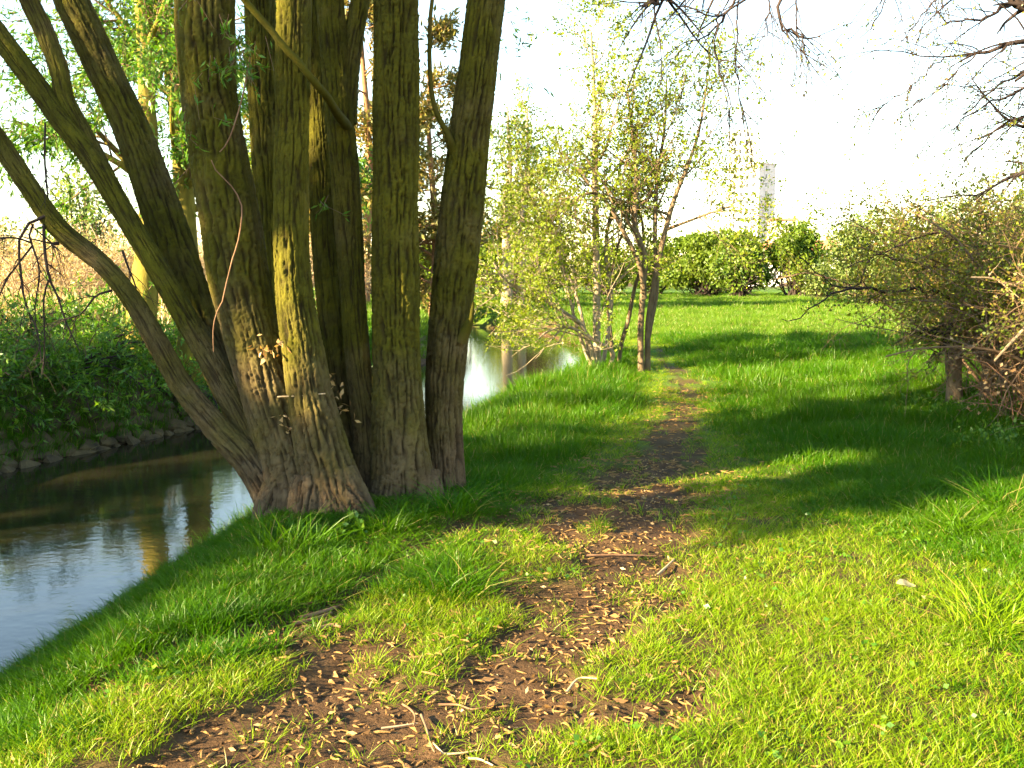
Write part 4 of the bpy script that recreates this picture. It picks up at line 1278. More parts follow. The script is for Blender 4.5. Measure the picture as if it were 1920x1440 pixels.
# the two great limbs leave the trunk; twigs spring from them
lP, lR = [], []
for i, p in enumerate(limbs):
    P, R = px_line(p, 16)
    R = R * (0.72 if i else 1.0); P = P + 0.010 * r.normal(size=P.shape) * (np.arange(16) > 0)[None, :, None]
    if p[0][0] >= 1980 and i in (0, 3, 5):
        z = {0: 3.0, 3: 2.2, 5: 4.6}[i]
        b = s[np.argmin(np.abs(s[:, 2] - z)), :3]
        Lm = smooth_line(np.array([list(b) + [R[0, 0] * 1.25], list((b + P[0, 0]) / 2 + np.array([0, 0, 0.25])) + [R[0, 0] * 1.1]] + [list(a) + [w] for a, w in zip(P[0], R[0])]), 30)
        v, q = tubes(Lm[None, :, :3], Lm[None, :, 3], 10)
    else:
        v, q = tubes(P, R, 6)
    mesh_obj('limb' if i in (0, 3, 5) else 'branch', v, [q], M['twig_dark'], t)
    lP.append(P); lR.append(R)
lP = np.concatenate(lP); lR = np.concatenate(lR)
B, BR = spawn(r, lP, lR, 9, 0.25, 1.0, 34, 12, 0.6, 0.35, 0.5, N=7, wig=0.10, up=-0.55, rmin=0.0034)
far_r = lP[:, :, 0].max(1) > 3.3
B2, BR2 = spawn(r, lP[far_r], lR[far_r], 14, 0.2, 0.95, 45, 15, 0.6, 0.35, 0.4, N=7, wig=0.14, up=-0.2, rmin=0.0028)
C, CR = spawn(r, np.concatenate([B, B2]), np.concatenate([BR, BR2]), 2, 0.3, 0.95, 40, 14, 0.18, 0.3, 0.6, N=5, wig=0.12, up=-0.4, rmin=0.0022)
wood(t, 'twigs', M['twig_dark'], [(B, BR, 4), (B2, BR2, 4), (C, CR, 3)])
leaves(t, 'buds', M['leaf_hedge'], [leaf_cloud(r, C, 3, 0.022, 0.012, 0.8, 0.3, 0.006), leaf_cloud(r, B, 3, 0.022, 0.012, 0.8, 0.3, 0.006)])
# crown above the frame
U = s[None, 18:, :3]; UR = s[None, 18:, 3]
A, AR = spawn(r, U, UR, 12, 0.1, 1.0, 55, 12, 2.2, 0.2, 0.5, N=8, wig=0.12, up=0.3, rmin=0.01, upstart=0.4)
B, BR = spawn(r, A, AR, 8, 0.2, 1.0, 45, 12, 0.9, 0.3, 0.5, N=6, wig=0.14, up=0.0, rmin=0.005)
wood(t, 'upper_branches', M['twig_dark'], [(A, AR, 6), (B, BR, 4)])
#--PART5--
# ------------------------------------------------------------------ background bushes and trees
def lobed_crown(r, c, rad, n, leaf, lobes=34, shell=0.55):
    """leaf faces clustered in lobes spread over an ellipsoid"""
    d = nrm(r.normal(size=(lobes, 3)))
    zl = r.uniform(-0.95, 0.95, lobes)
    d = np.c_[nrm(d[:, :2]) * np.sqrt(1 - (np.clip(zl + 0.15, -1, 1) * 0.92) ** 2)[:, None], zl]
    lc = np.array(c) + d * np.array(rad) * r.uniform(0.35, 0.8, (lobes, 1))
    k = r.integers(0, lobes, n)
    lr = r.uniform(0.20, 0.42, lobes)[k][:, None] * np.array(rad)
    dd = nrm(r.normal(size=(n, 3)))
    pos = lc[k] + dd * lr * (shell + (1 - shell) * r.random((n, 1)) ** 0.5)
    return leaf_quads(r, pos, nrm(dd * 0.5 + r.normal(size=(n, 3)) + np.array([0, 0, -0.2])), leaf, leaf * 0.7), lc


def round_bush(name, label, u, vb, D, wpx, vtop, seed, lm, n=9000, leaf=0.24, group=None, cat='bush', trunk=True, wmat='twig_dark', depth=None):
    r = np.random.default_rng(seed)
    b = at(u, vb, D)
    z0 = gz(b[0], D); top = at(u, vtop, D)[2]
    rx = wpx * 0.5 / FPX * D
    t = empty(name, (b[0], D, z0)); tag(t, label, cat, group)
    hz = (top - z0) / 2
    (v, q, a), lc = lobed_crown(r, (b[0], D, z0 + hz * 1.02), (rx, depth or rx * 0.8, hz * 0.98), n, leaf)
    ok = v.reshape(-1, 4, 3)[:, :, 2].min(1) > z0 + 0.1
    g = Geo(); g.add(v.reshape(-1, 4, 3)[ok].reshape(-1, 3), np.arange(ok.sum() * 4).reshape(-1, 4), a=a.reshape(-1, 4)[ok].ravel())
    tag(g.build('crown', M[lm], t), kind='stuff')
    nb = len(lc)
    base = np.array([b[0], D, z0 - 0.1]) + np.c_[r.normal(size=(nb, 2)) * rx * 0.12, np.zeros(nb)]
    mid = (base + lc) / 2 + np.c_[r.normal(size=(nb, 2)) * 0.3, np.zeros(nb)] + np.array([0, 0, -0.1 * hz])
    s = np.stack([base, base * 0.6 + mid * 0.4 + 0.1 * r.normal(size=base.shape), mid, (mid + lc) / 2 + 0.15 * r.normal(size=base.shape), lc], 1)
    R = np.linspace(0.10, 0.025, 5)[None] * r.uniform(0.5, 1.2, (nb, 1)) * (hz / 3) ** 0.5
    B, BR = spawn(r, s, R, 7, 0.35, 1, 50, 15, hz * 0.6, 0.3, 0.5, N=5, wig=0.15, rmin=0.012)
    wood(t, 'limbs', M[wmat], [(s, R, 6), (B, BR, 4)])
    return t


FG = 'round bushes at the end of the meadow'
round_bush('hawthorn_bush', 'wide round green bush just left of the tower block foot', 1320, 556, 84, 200, 418, 701, 'leaf_haw', 14000, 0.27, FG)
round_bush('hawthorn_bush', 'round bush with a bright top standing before the pale tower', 1386, 556, 80, 116, 412, 702, 'leaf_haw', 9000, 0.26, FG)
round_bush('hawthorn_bush', 'pointed yellow-green bush right of the tower block foot', 1490, 559, 80, 130, 408, 703, 'leaf_haw', 10000, 0.26, FG)
round_bush('hawthorn_bush', 'small low bush in front of the white house gable', 1540, 560, 76, 60, 486, 704, 'leaf_grey', 4000, 0.24, FG)
round_bush('pale_willow', 'tall pale grey-green willow bush left of the hedge', 1640, 566, 56, 200, 388, 705, 'leaf_grey', 16000, 0.17, FG)
round_bush('pale_willow', 'pale grey-green willow rising behind the thorn hedge', 1770, 575, 46, 190, 366, 706, 'leaf_grey', 14000, 0.14, FG)
round_bush('pale_willow', 'pale willow behind the hedge at the right edge', 1920, 580, 40, 190, 345, 707, 'leaf_grey', 12000, 0.13, FG)
round_bush('hawthorn_bush', 'green bush seen through the twin-trunk alder', 1225, 556, 86, 110, 446, 708, 'leaf_haw', 7000, 0.27, FG)
round_bush('hawthorn_bush', 'yellow-green bush behind the pale alder stems', 1130, 556, 88, 130, 440, 709, 'leaf_alder', 8000, 0.27, FG)
round_bush('hawthorn_bush', 'bush behind the left half of the alder clump', 1030, 556, 90, 120, 430, 710, 'leaf_alder', 8000, 0.28, FG)
round_bush('hawthorn_bush', 'bush beyond the river bend right of the rightmost willow stem', 935, 556, 90, 130, 425, 711, 'leaf_haw', 8000, 0.28, FG)
round_bush('hawthorn_bush', 'bush seen between the two rightmost willow stems', 810, 556, 88, 130, 440, 712, 'leaf_haw', 8000, 0.28, FG)
round_bush('hawthorn_bush', 'dark far bush mostly hidden by the willow stems', 690, 556, 88, 140, 450, 713, 'leaf_haw', 7000, 0.28, FG)
round_bush('spring_tree', 'yellow spring tree between rightmost willow stem and alders', 985, 550, 62, 150, 270, 714, 'leaf_alder', 5000, 0.20, FG, 'tree', depth=2.4)

round_bush('spring_tree', 'tall thin yellow-green tree seen between the inner willow stems', 505, 550, 58, 150, 130, 715, 'leaf_alder', 4200, 0.2, FG, 'tree', depth=2.4)
round_bush('spring_tree', 'tall thin green tree behind the slim dark willow stem', 620, 550, 64, 170, 90, 716, 'leaf_haw', 4200, 0.22, FG, 'tree', depth=2.6)
round_bush('spring_tree', 'thin pale green tree left of the mossy trunks', 160, 545, 52, 170, 250, 717, 'leaf_grey', 2600, 0.2, FG, 'tree', depth=2.4)

# hazy belt of bare bushes left of the far-bank trees
BG = 'bare brown bushes beyond the far bank'
for i, (lab, u, D, w, top) in enumerate([
        ('bare straw-coloured bush at the left photo edge behind the river scrub', -20, 33, 150, 420), ('bare straw-coloured bush under the lowest willow arm', 95, 31, 150, 445),
        ('bare straw-coloured bush left of the mossy trunks', 190, 34, 140, 430), ('bare straw-coloured bush just behind the mossy trunks', 290, 36, 150, 420),
        ('bare straw-coloured bush right of the mossy trunks', 430, 38, 150, 430), ('bare straw-coloured bush behind the front willow stem', 590, 40, 150, 440)]):
    b = at(u, 540, D)
    thicket(lab, b[0], D, w / FPX * D * 0.5, 1.2, at(u, top, D)[2] * 0.85, 46, 730 + i, 2, 'straw', BG, kids=(10, 4), ln=(1.0, 0.5), leaf=(0.10, 0.05), arch=-0.2, wmat='twig_pale', r0=0.03, name='bare_bush')
round_bush('far_tree', 'greyish far tree at the left edge of the skyline', -30, 530, 120, 170, 392, 751, 'leaf_grey', 5000, 0.45, 'far trees on the left skyline', 'tree')
round_bush('far_tree', 'greyish far tree left of the mossy trunks on the skyline', 130, 530, 130, 190, 430, 752, 'leaf_grey', 5000, 0.45, 'far trees on the left skyline', 'tree')

# dry tussocks of last year's grass on the far side
r = np.random.default_rng(760)
n = 5200
x, y = r.uniform(-24, -6.5, n), r.uniform(17, 34, n)
d, s = river(x, y); m = (d > 1.2) & (s < 0); x, y = x[m], y[m]
pos = np.c_[x, y, ground_z(x, y, False)]
pos = np.repeat(pos, 4, 0) + np.c_[r.normal(size=(len(pos) * 4, 2)) * 0.12, np.zeros(len(pos) * 4)]
v, q, a = leaf_quads(r, pos, nrm(np.c_[r.normal(size=(len(pos), 2)) * 0.3, np.ones(len(pos))]), 0.75, 0.035)
g = Geo(); g.add(v, q, a=a)
tag(g.build('dry_grass', M['straw']), 'pale dry reeds and last year grass beyond the far bank', 'grass', kind='stuff')

# a twin-trunked tree at the head of the river reach, mirrored in the water
r = np.random.default_rng(765)
b = at(948, 560, 54)
t = empty('poplar_tree', (b[0], 54, gz(b[0], 54))); tag(t, 'pale twin-trunked tree at the head of the river beyond the alders', 'tree')
TP, TR = [], []
for dx, ln_, ww in ((0.0, 0.02, 0.34), (0.75, 0.05, 0.28)):
    zz = np.linspace(-0.3, 11, 26)
    P = np.c_[b[0] + dx + ln_ * zz + 0.1 * np.sin(zz), np.full(26, 54.0) + 0.3 * dx, t.location[2] + zz][None]
    R = np.linspace(ww, 0.05, 26)[None]
    v, q = tubes(P, R, 12); mesh_obj('trunk', v, [q], M['bark_birch'], t)
    TP.append(P); TR.append(R)
P = np.concatenate(TP); R = np.concatenate(TR)
A, AR = spawn(r, P, R, 16, 0.3, 1.0, 50, 12, 2.6, 0.25, 0.4, N=8, wig=0.1, up=0.3, lenshape=0.5, rmin=0.02)
B, BR = spawn(r, A, AR, 8, 0.2, 1.0, 45, 12, 1.1, 0.3, 0.5, N=5, wig=0.14, rmin=0.01)
wood(t, 'branches', M['bark_birch'], [(A, AR, 5), (B, BR, 3)])
leaves(t, 'crown', M['leaf_alder'], [leaf_cloud(r, B, 12, 0.14, 0.10, 0.9, 0.0, 0.15)])

# --- pines behind the stems
def pine(label, u, D, wpx, seed, h, lean=0.0):
    r = np.random.default_rng(seed)
    b = at(u, 545, D); z0 = gz(b[0], D)
    t = empty('pine_tree', (b[0], D, z0)); tag(t, label, 'tree', 'tall pines beyond the river bend')
    n = 30
    zz = np.linspace(-0.2, h, n)
    P = np.c_[b[0] + lean * zz + 0.15 * np.sin(zz * 0.5 + seed), np.full(n, D), z0 + zz][None]
    R = (np.linspace(0.26, 0.04, n) * wpx)[None]
    v, q = tubes(P, R, 14); mesh_obj('trunk', v, [q], M['bark_pine'], t)
    A, AR = spawn(r, P, R, 46, 0.10, 0.98, 80, 12, 3.1, 0.25, 0.35, N=8, wig=0.10, up=0.25, lenshape=0.6, rmin=0.02)
    B, BR = spawn(r, A, AR, 8, 0.3, 1.0, 45, 14, 0.9, 0.3, 0.5, N=5, wig=0.15, up=0.1, rmin=0.012)
    wood(t, 'branches', M['bark_pine'], [(A, AR, 5), (B, BR, 3)])
    leaves(t, 'crown', M['needle'], [leaf_cloud(r, B, 34, 0.30, 0.10, 1.0, 0.0, 0.2, t0=0.1)])


pine('tall orange-lit pine seen between the slim and thick willow stems', 690, 44, 1.0, 771, 15.5)
pine('tall orange-lit pine seen left of the rightmost willow stem', 812, 47, 1.0, 772, 15.0)
pine('tall pine behind the dark inner willow stems', 560, 46, 1.0, 773, 14)

# ------------------------------------------------------------------ buildings
def box(g, x0, x1, y0, y1, z0, z1):
    v = [(x, y, z) for z in (z0, z1) for y in (y0, y1) for x in (x0, x1)]
    g.add(v, [(0, 2, 3, 1), (4, 5, 7, 6), (0, 1, 5, 4), (1, 3, 7, 5), (3, 2, 6, 7), (2, 0, 4, 6)])


def placed(parent, name, mat, boxes):
    g = Geo()
    for b in boxes: box(g, *b)
    v = np.concatenate(g.v)
    o = bpy.data.objects.new(name, mesh_data(name, v, [np.concatenate(g.q)], mat, False))
    return link(o, parent)


def building_root(name, label, u, D, rotz):
    b = at(u, 520, D)
    o = empty(name, (b[0], D, 0)); o.rotation_euler = (0, 0, rotz)
    return tag(o, label, 'building')


# slab block: narrow grey end wall towards the camera, long white window front on its left
# local axes: end wall on y=0 from x=0..9, long front on x=0 running back along +y
tb = building_root('tower_block', 'pale high-rise block with grey panelled end wall on the horizon', 1418, 400, R_(36))
H1 = at(1421, 306, 400)[2]
W1, L1, FL = 10.4, 14.0, 3.42
placed(tb, 'wall', M['render_white'], [(0, W1, 0.1, L1, -2, H1)])
nf = int(H1 / FL)
for k in range(nf + 1):                                  # concrete panels of the end wall, recessed joints
    z1 = H1 - k * FL; z0 = max(z1 - FL + 0.14, -2)
    if z1 < 2: break
    for x0, x1 in ((0.0, 3.2), (3.34, 5.4), (5.54, W1)):
        if x0 == 3.34:
            placed(tb, 'panel', M['concrete'], [(x0, x1, -0.1, 0.1, z0, z0 + 0.9), (x0, x1, -0.1, 0.1, z0 + 2.5, z1), (x0, x0 + 0.65, -0.1, 0.1, z0 + 0.9, z0 + 2.5), (x1 - 0.65, x1, -0.1, 0.1, z0 + 0.9, z0 + 2.5)])
            w = placed(tb, 'window', M['glass'], [(x0 + 0.6, x1 - 0.6, -0.02, 0.11, z0 + 0.85, z0 + 2.55)])
        else:
            placed(tb, 'panel', M['concrete'], [(x0, x1, -0.1, 0.1, z0, z1)])
for k in range(nf):                                      # long front: bands of windows
    z0 = H1 - (k + 1) * FL
    if z0 < 2: break
    for yy in np.arange(2.0, L1 - 2, 3.2):
        placed(tb, 'window', M['glass'], [(-0.06, 0.05, yy, yy + 1.7, z0 + 1.0, z0 + 2.5)])
placed(tb, 'roof', M['concrete'], [(-0.3, W1 + 0.3, -0.35, L1 + 0.3, H1, H1 + 0.5)])
# taller second slab behind, left
tc = building_root('tower_block', 'taller white high-rise with dark window columns behind the alder leaves', 1366, 410, R_(-8))
H2 = at(1380, 245, 410)[2]
placed(tc, 'wall', M['render_white'], [(0, 9.4, 0, 16, -2, H2)])
for k in range(int(H2 / FL)):
    z0 = H2 - (k + 1) * FL
    if z0 < 2: break
    for x0 in (1.0, 3.0, 5.9, 7.6):
        placed(tc, 'window', M['glass'], [(x0, x0 + 0.95, -0.06, 0.05, z0 + 0.9, z0 + 2.6)])
placed(tc, 'roof', M['concrete'], [(-0.3, 9.7, -0.3, 16.3, H2, H2 + 0.5)])

ob = building_root('flat_roofed_block', 'cream block with rust-red roof edge right of the tower', 1446, 300, R_(-6))
H3 = at(1460, 413, 300)[2]
placed(ob, 'wall', M['cream'], [(0, 7.0, 0, 10, -1, H3)])
placed(ob, 'roof', M['roofedge'], [(-0.4, 7.5, -0.5, 10.4, H3, H3 + 0.6)])
for k in range(5):
    for x0 in (1.0, 3.0, 5.0):
        placed(ob, 'window', M['glass'], [(x0, x0 + 0.9, -0.06, 0.05, H3 - 3 * (k + 1) + 0.8, H3 - 3 * (k + 1) + 2.1)])


def gable_house(label, u0, u1, D, veave, vridge, rotz, seed):
    x0, x1 = at(u0, 520, D)[0], at(u1, 520, D)[0]
    W = x1 - x0
    h = building_root('house', label, u0, D, rotz)
    he, hr_ = at(u0, veave, D)[2], at(u0, vridge, D)[2]
    dep = 8.0
    g = Geo()
    v = [(0, 0, -1), (W, 0, -1), (W, dep, -1), (0, dep, -1), (0, 0, he), (W, 0, he), (W, dep, he), (0, dep, he), (0, dep / 2, hr_ - 0.1), (W, dep / 2, hr_ - 0.1)]
    g.add(v, [(0, 1, 5, 4), (2, 3, 7, 6)], [(4, 8, 7), (5, 6, 9)])
    g.add(v, [(1, 2, 6, 5), (3, 0, 4, 7)])
    o = bpy.data.objects.new('wall', mesh_data('wall', np.concatenate(g.v), [np.concatenate(g.q), np.concatenate(g.t)], M['render_white'], False)); link(o, h)
    v = np.array([(-0.4, -0.5, he - 0.15), (W + 0.4, -0.5, he - 0.15), (W + 0.4, dep / 2, hr_), (-0.4, dep / 2, hr_), (-0.4, dep + 0.5, he - 0.15), (W + 0.4, dep + 0.5, he - 0.15)])
    v = np.concatenate([v, v + np.array([0, 0, 0.22])])
    q = [(0, 3, 2, 1), (3, 4, 5, 2), (6, 7, 8, 9), (9, 8, 11, 10), (0, 1, 7, 6), (4, 10, 11, 5), (0, 6, 9, 3), (3, 9, 10, 4), (1, 2, 8, 7), (2, 5, 11, 8)]
    rf = link(bpy.data.objects.new('roof', mesh_data('roof', v, [q], M['roof'], False)), h)
    c = placed(rf, 'chimney', M['roof'], [(W * 0.7, W * 0.7 + 0.7, dep / 2 - 0.4, dep / 2 + 0.4, hr_ - 0.4, hr_ + 0.9)])
    for k in range(2):
        for xx in np.arange(1.0, W - 1.2, 2.2):
            w = placed(h, 'window', M['frame'], [(xx, xx + 1.1, -0.06, 0.05, he - 2.7 * (k + 1) + 0.7, he - 2.7 * (k + 1) + 2.0)])
            placed(w, 'pane', M['glass'], [(xx + 0.1, xx + 1.0, -0.09, -0.05, he - 2.7 * (k + 1) + 0.8, he - 2.7 * (k + 1) + 1.9)])


gable_house('white house with red tiled roof between the bushes', 1512, 1572, 180, 470, 451, R_(-5), 1)
gable_house('white house with red tiled roof half hidden below the tower', 1415, 1462, 190, 478, 455, R_(4), 2)

# ------------------------------------------------------------------ trees left of the frame, whose shade falls on the willow and path
def shade_tree(label, x, y, h, cr, cz, n, seed, gaps=True, lo=0.9, nlobe=26, leaf=0.16):
    r = np.random.default_rng(seed)
    z0 = gz(x, y)
    t = empty('bankside_tree', (x, y, z0)); tag(t, label, 'tree', 'trees on the bank left of the picture')
    s = smooth_line(np.array([[x, y, z0 - 0.2, 0.24], [x + 0.1, y, z0 + h * 0.3, 0.2], [x - 0.1, y + 0.1, z0 + h * 0.6, 0.13], [x, y, z0 + h * 0.9, 0.04]]), 30)
    v, q = tubes(s[None, :, :3], s[None, :, 3], 14); mesh_obj('trunk', v, [q], M['bark_moss'], t)
    A, AR = spawn(r, s[None, :, :3], s[None, :, 3], 26, 0.15, 0.98, 60, 14, cr * 1.05, 0.2, 0.45, N=8, wig=0.1, up=0.25, lenshape=0.35, rmin=0.015)
    B, BR = spawn(r, A, AR, 10, 0.2, 1.0, 45, 14, cr * 0.42, 0.3, 0.5, N=6, wig=0.14, up=-0.1, rmin=0.006)
    C, CR = spawn(r, B, BR, 5, 0.2, 1.0, 45, 14, cr * 0.2, 0.3, 0.5, N=4, wig=0.14, up=-0.2, rmin=0.004)
    def clear(Q):  # keeps twigs out of the corridor opened for the sun patch
        c = Q.mean(1)
        pp = -0.5 * c[:, 0] + 0.866 * c[:, 1]; zz = c[:, 2] - (2.35 - 0.866 * c[:, 0] - 0.5 * c[:, 1]) * math.tan(SUN_EL)
        return ~((pp > 5.7) & (pp < 7.1) & (zz > 0.6) & (zz < 1.8))
    kb, kc = clear(B), clear(C)
    B, BR, C, CR = B[kb], BR[kb], C[kc], CR[kc]
    wood(t, 'branches', M['bark_alder'], [(A, AR, 6), (B, BR, 4), (C, CR, 3)])
    v, q, a = leaf_cloud(r, C, n, leaf, leaf * 0.42, 0.8, 0.1, 0.06)
    V = v.reshape(-1, 4, 3); a = a.reshape(-1, 4)
    c = V.mean(1)
    pp = -0.5 * c[:, 0] + 0.866 * c[:, 1]; ll = 0.866 * c[:, 0] + 0.5 * c[:, 1]
    zz = c[:, 2] - (2.35 - ll) * math.tan(SUN_EL)
    ok = ~((pp > 5.7) & (pp < 7.1) & (zz > 0.6) & (zz < 1.8)) & (pp > 4.35)          # crown trimmed for a sun patch on the stems and a lit foreground
    V, a = V[ok], a[ok]
    g = Geo(); g.add(V.reshape(-1, 3), np.arange(len(V) * 4).reshape(-1, 4), a=a.ravel())
    tag(g.build('crown', M['leaf_willow'], t), kind='stuff')


hx, hy = 0.866, 0.5


def along(p, t):
    """ground point with shadow coordinate p, t metres towards the sun from the line through the willow"""
    # p = -0.5 x + 0.866 y ; position along light l = 0.866 x + 0.5 y
    l = 2.4 - t
    return -0.5 * p + 0.866 * l, 0.866 * p + 0.5 * l


for i, (p, tt, h, cr, n) in enumerate([(6.9, 12.5, 9.0, 2.5, 8), (6.6, 17.5, 11, 2.6, 6), (10.2, 20, 9.0, 2.2, 6), (19.5, 24, 8.0, 2.2, 4), (5.75, 14.5, 8.0, 1.9, 7), (15.2, 13.5, 6.0, 2.0, 9), (18.6, 14.5, 5.5, 1.8, 8)]):
    x, y = along(p, tt)  # slim and low trees are added out of view to shade meadow and scrub
    shade_tree(['leafy bank tree standing left of the picture', 'tall bank tree standing behind the first, left of the picture', 'third bank tree left of the picture', 'bank tree left of the far-bank pair', 'slim unseen tree added nearest the camera to widen the meadow shade', 'low unseen tree added to shade the willow scrub', 'low unseen tree added farthest upstream to shade the willow scrub'][i], x, y, h, cr, 0, n, 800 + i)
#--PART6--
# ------------------------------------------------------------------ litter and small plants
r = np.random.default_rng(900)


def catkin_mesh(seed, n=8, k=6):
    q = np.random.default_rng(seed)
    L, bend = q.uniform(0.026, 0.082), q.normal() * 2.1
    t = np.linspace(0, 1, n)
    ang = bend * (t - 0.5) + 0.4 * np.sin(t * 5 + q.uniform(0, 6)) * q.random()
    x = np.cumsum(np.cos(ang)) * L / n; y = np.cumsum(np.sin(ang)) * L / n
    P = np.c_[x - x.mean(), y - y.mean(), 0.0045 + 0.004 * q.random() * np.sin(t * 3.1)][None]
    R = (0.0047 * np.clip(np.sin(t * 2.7 + 0.25), 0.25, 1) * q.uniform(0.75, 1.1, n))[None]
    return tubes(P, R, k)


CK = [catkin_mesh(i) for i in range(10)]
CKM = [mesh_data('fallen_catkin', v, [f], M['catkin'], True) for v, f in CK]
P = np.concatenate([cand(2.55, 5.2, 0.045, r, 0.4), cand(5.2, 9.0, 0.05, r, 0.2), cand(9.0, 14.5, 0.08, r, 0.2)])
x, y = P.T
m = np.abs(x) < 4
x, y = x[m], y[m]
b = bare(x, y)
pr = line_ratio(x, y, PATHL)
near = np.where(y < 5.5, np.exp(-np.clip(pr - 0.6, 0, None) * 1.6) * 0.30, np.exp(-np.clip(pr - 0.9, 0, None) * 2.0) * 0.55)
cl = sstep(0.25, 0.7, 0.5 + 0.6 * fbm2(x, y, 0.4, 3, 21.0))
pick = r.random(len(x)) < np.maximum(b * 0.55, near) * (0.45 + 0.75 * cl)
d, s = river(x, y); pick &= d > 0.6
pick &= ~((((x + 1.1) / 0.75) ** 2 + ((y - 6.95) / 0.4) ** 2) < 1)
x, y, b = x[pick], y[pick], b[pick]
z = ground_z(x, y) + np.where(b > 0.5, 0.0, 0.012)
vis = (np.abs(x) / y < 0.52) & (y > 3.15) & (b > 0.45)
order = np.argsort(np.where(vis, y, 1e3))[:300]
ind = np.zeros(len(x), bool); ind[order] = True
for i in order:
    o = bpy.data.objects.new('fallen_catkin', CKM[r.integers(0, 10)])
    o.location = (x[i], y[i], z[i]); o.rotation_euler = (r.normal() * 0.12, r.normal() * 0.12, r.uniform(0, 6.283))
    sc = r.uniform(0.8, 1.3); o.scale = (sc, sc, sc)
    link(o)
    tag(o, 'curled tan catkin lying on the bare soil in the near foreground', 'catkin', 'catkins fallen on the near bare soil')
g = Geo()
for i in np.where(~ind)[0]:
    v, q = CK[r.integers(0, 10)]
    a = r.uniform(0, 6.283); sc = r.uniform(0.75, 1.3) * (1.0 if y[i] < 7 else 1.25)
    c_, s_ = math.cos(a) * sc, math.sin(a) * sc
    tx, ty = r.normal(size=2) * 0.12
    w = np.c_[v[:, 0] * c_ - v[:, 1] * s_ + x[i], v[:, 0] * s_ + v[:, 1] * c_ + y[i], v[:, 2] * sc + z[i] + v[:, 0] * tx + v[:, 1] * ty]
    g.add(w, q)
print('catkins', len(x))
tag(g.build('catkin_litter', M['catkin']), 'scattered tan catkins littering the path and grass', 'litter', kind='stuff')
# crumbs of dead leaf and straw
P = np.concatenate([cand(2.5, 5.2, 0.05, r, 0.4), cand(5.2, 9.0, 0.055, r, 0.2)])
x, y = P.T
b = bare(x, y)
pick = r.random(len(x)) < b * 0.7 + 0.06 * np.exp(-np.clip(line_ratio(x, y, PATHL) - 1, 0, None))
x, y = x[pick], y[pick]
pos = np.c_[x, y, ground_z(x, y) + 0.006]
v, q, a = leaf_quads(r, pos, nrm(np.c_[r.normal(size=(len(x), 2)), 0.25 * r.normal(size=len(x))]), 0.022, 0.009, 0.5)
g = Geo(); g.add(v, q, a=a)
m = r.random(len(x)) < 0.16
v, q, a = leaf_quads(r, pos[m], nrm(np.c_[r.normal(size=(m.sum(), 2)), 0.2 * r.normal(size=m.sum())]), 0.042, 0.018, 0.5, 0.45)
g.add(v, q, a=a * 0.45)
tag(g.build('leaf_crumbs', M['deadleaf']), 'brown leaf crumbs and chaff on the trodden soil', 'litter', kind='stuff')


# crumbled clods of earth on the trodden soil
P = cand(2.5, 7.5, 0.05, r, 0.3)
x, y = P.T
b = bare(x, y)
pick = r.random(len(x)) < sstep(0.4, 0.9, b) * (0.15 + 0.5 * sstep(0.4, 0.7, 0.5 + 0.6 * fbm2(x, y, 0.5, 2, 51.0)))
x, y = x[pick], y[pick]
n = len(x)
oct_ = np.array([(1, 0, 0), (0, 1, 0), (-1, 0, 0), (0, -1, 0), (0, 0, 1), (0, 0, -1), (.7, .7, .3), (-.7, .6, .4), (-.6, -.7, .3), (.7, -.6, .4)], float)
ft = np.array([(4, 0, 6), (4, 6, 1), (4, 1, 7), (4, 7, 2), (4, 2, 8), (4, 8, 3), (4, 3, 9), (4, 9, 0), (5, 6, 0), (5, 1, 6), (5, 7, 1), (5, 2, 7), (5, 8, 2), (5, 3, 8), (5, 9, 3), (5, 0, 9)])
sz = 0.004 + 0.010 * r.random((n, 1, 1)) ** 2.5
V = oct_[None] * (1 + 0.35 * r.normal(size=(n, 10, 1))) * sz * np.array([1, 1, 0.7]) + np.c_[x, y, ground_z(x, y) + 0.003][:, None, :]
F = (ft[None] + (np.arange(n) * 10)[:, None, None]).reshape(-1, 3)
g = Geo(); g.add(V.reshape(-1, 3), t=F)
tag(g.build('soil_clods', M['ground'], None, False), 'crumbled brown clods of earth on the path', 'soil', kind='stuff')
# small broad-leaved weeds creeping in the short turf
P = cand(2.4, 8.0, 0.085, r, 0.6)
x, y = P.T
d, s = river(x, y)
wq = sstep(0.5, 0.75, 0.5 + 0.6 * fbm2(x, y, 0.6, 3, 71.0))
pick = (r.random(len(x)) < 0.05 + 0.35 * wq) & (d > 0.3) & (bare(x, y) < 0.5)
x, y = np.repeat(x[pick], 5), np.repeat(y[pick], 5)
x, y = x + 0.018 * r.normal(size=len(x)), y + 0.018 * r.normal(size=len(x))
pos = np.c_[x, y, ground_z(x, y) + r.uniform(0.012, 0.04, len(x))]
v, q, a = leaf_quads(r, pos, nrm(np.c_[r.normal(size=(len(x), 2)), 0.25 + 0.25 * r.normal(size=len(x))]), 0.022, 0.017, 0.35, 0.15)
g = Geo(); g.add(v, q, a=a)
tag(g.build('clover_weeds', M['leaf_willow']), 'small broad-leaved weeds creeping through the short turf', 'weeds', kind='stuff')


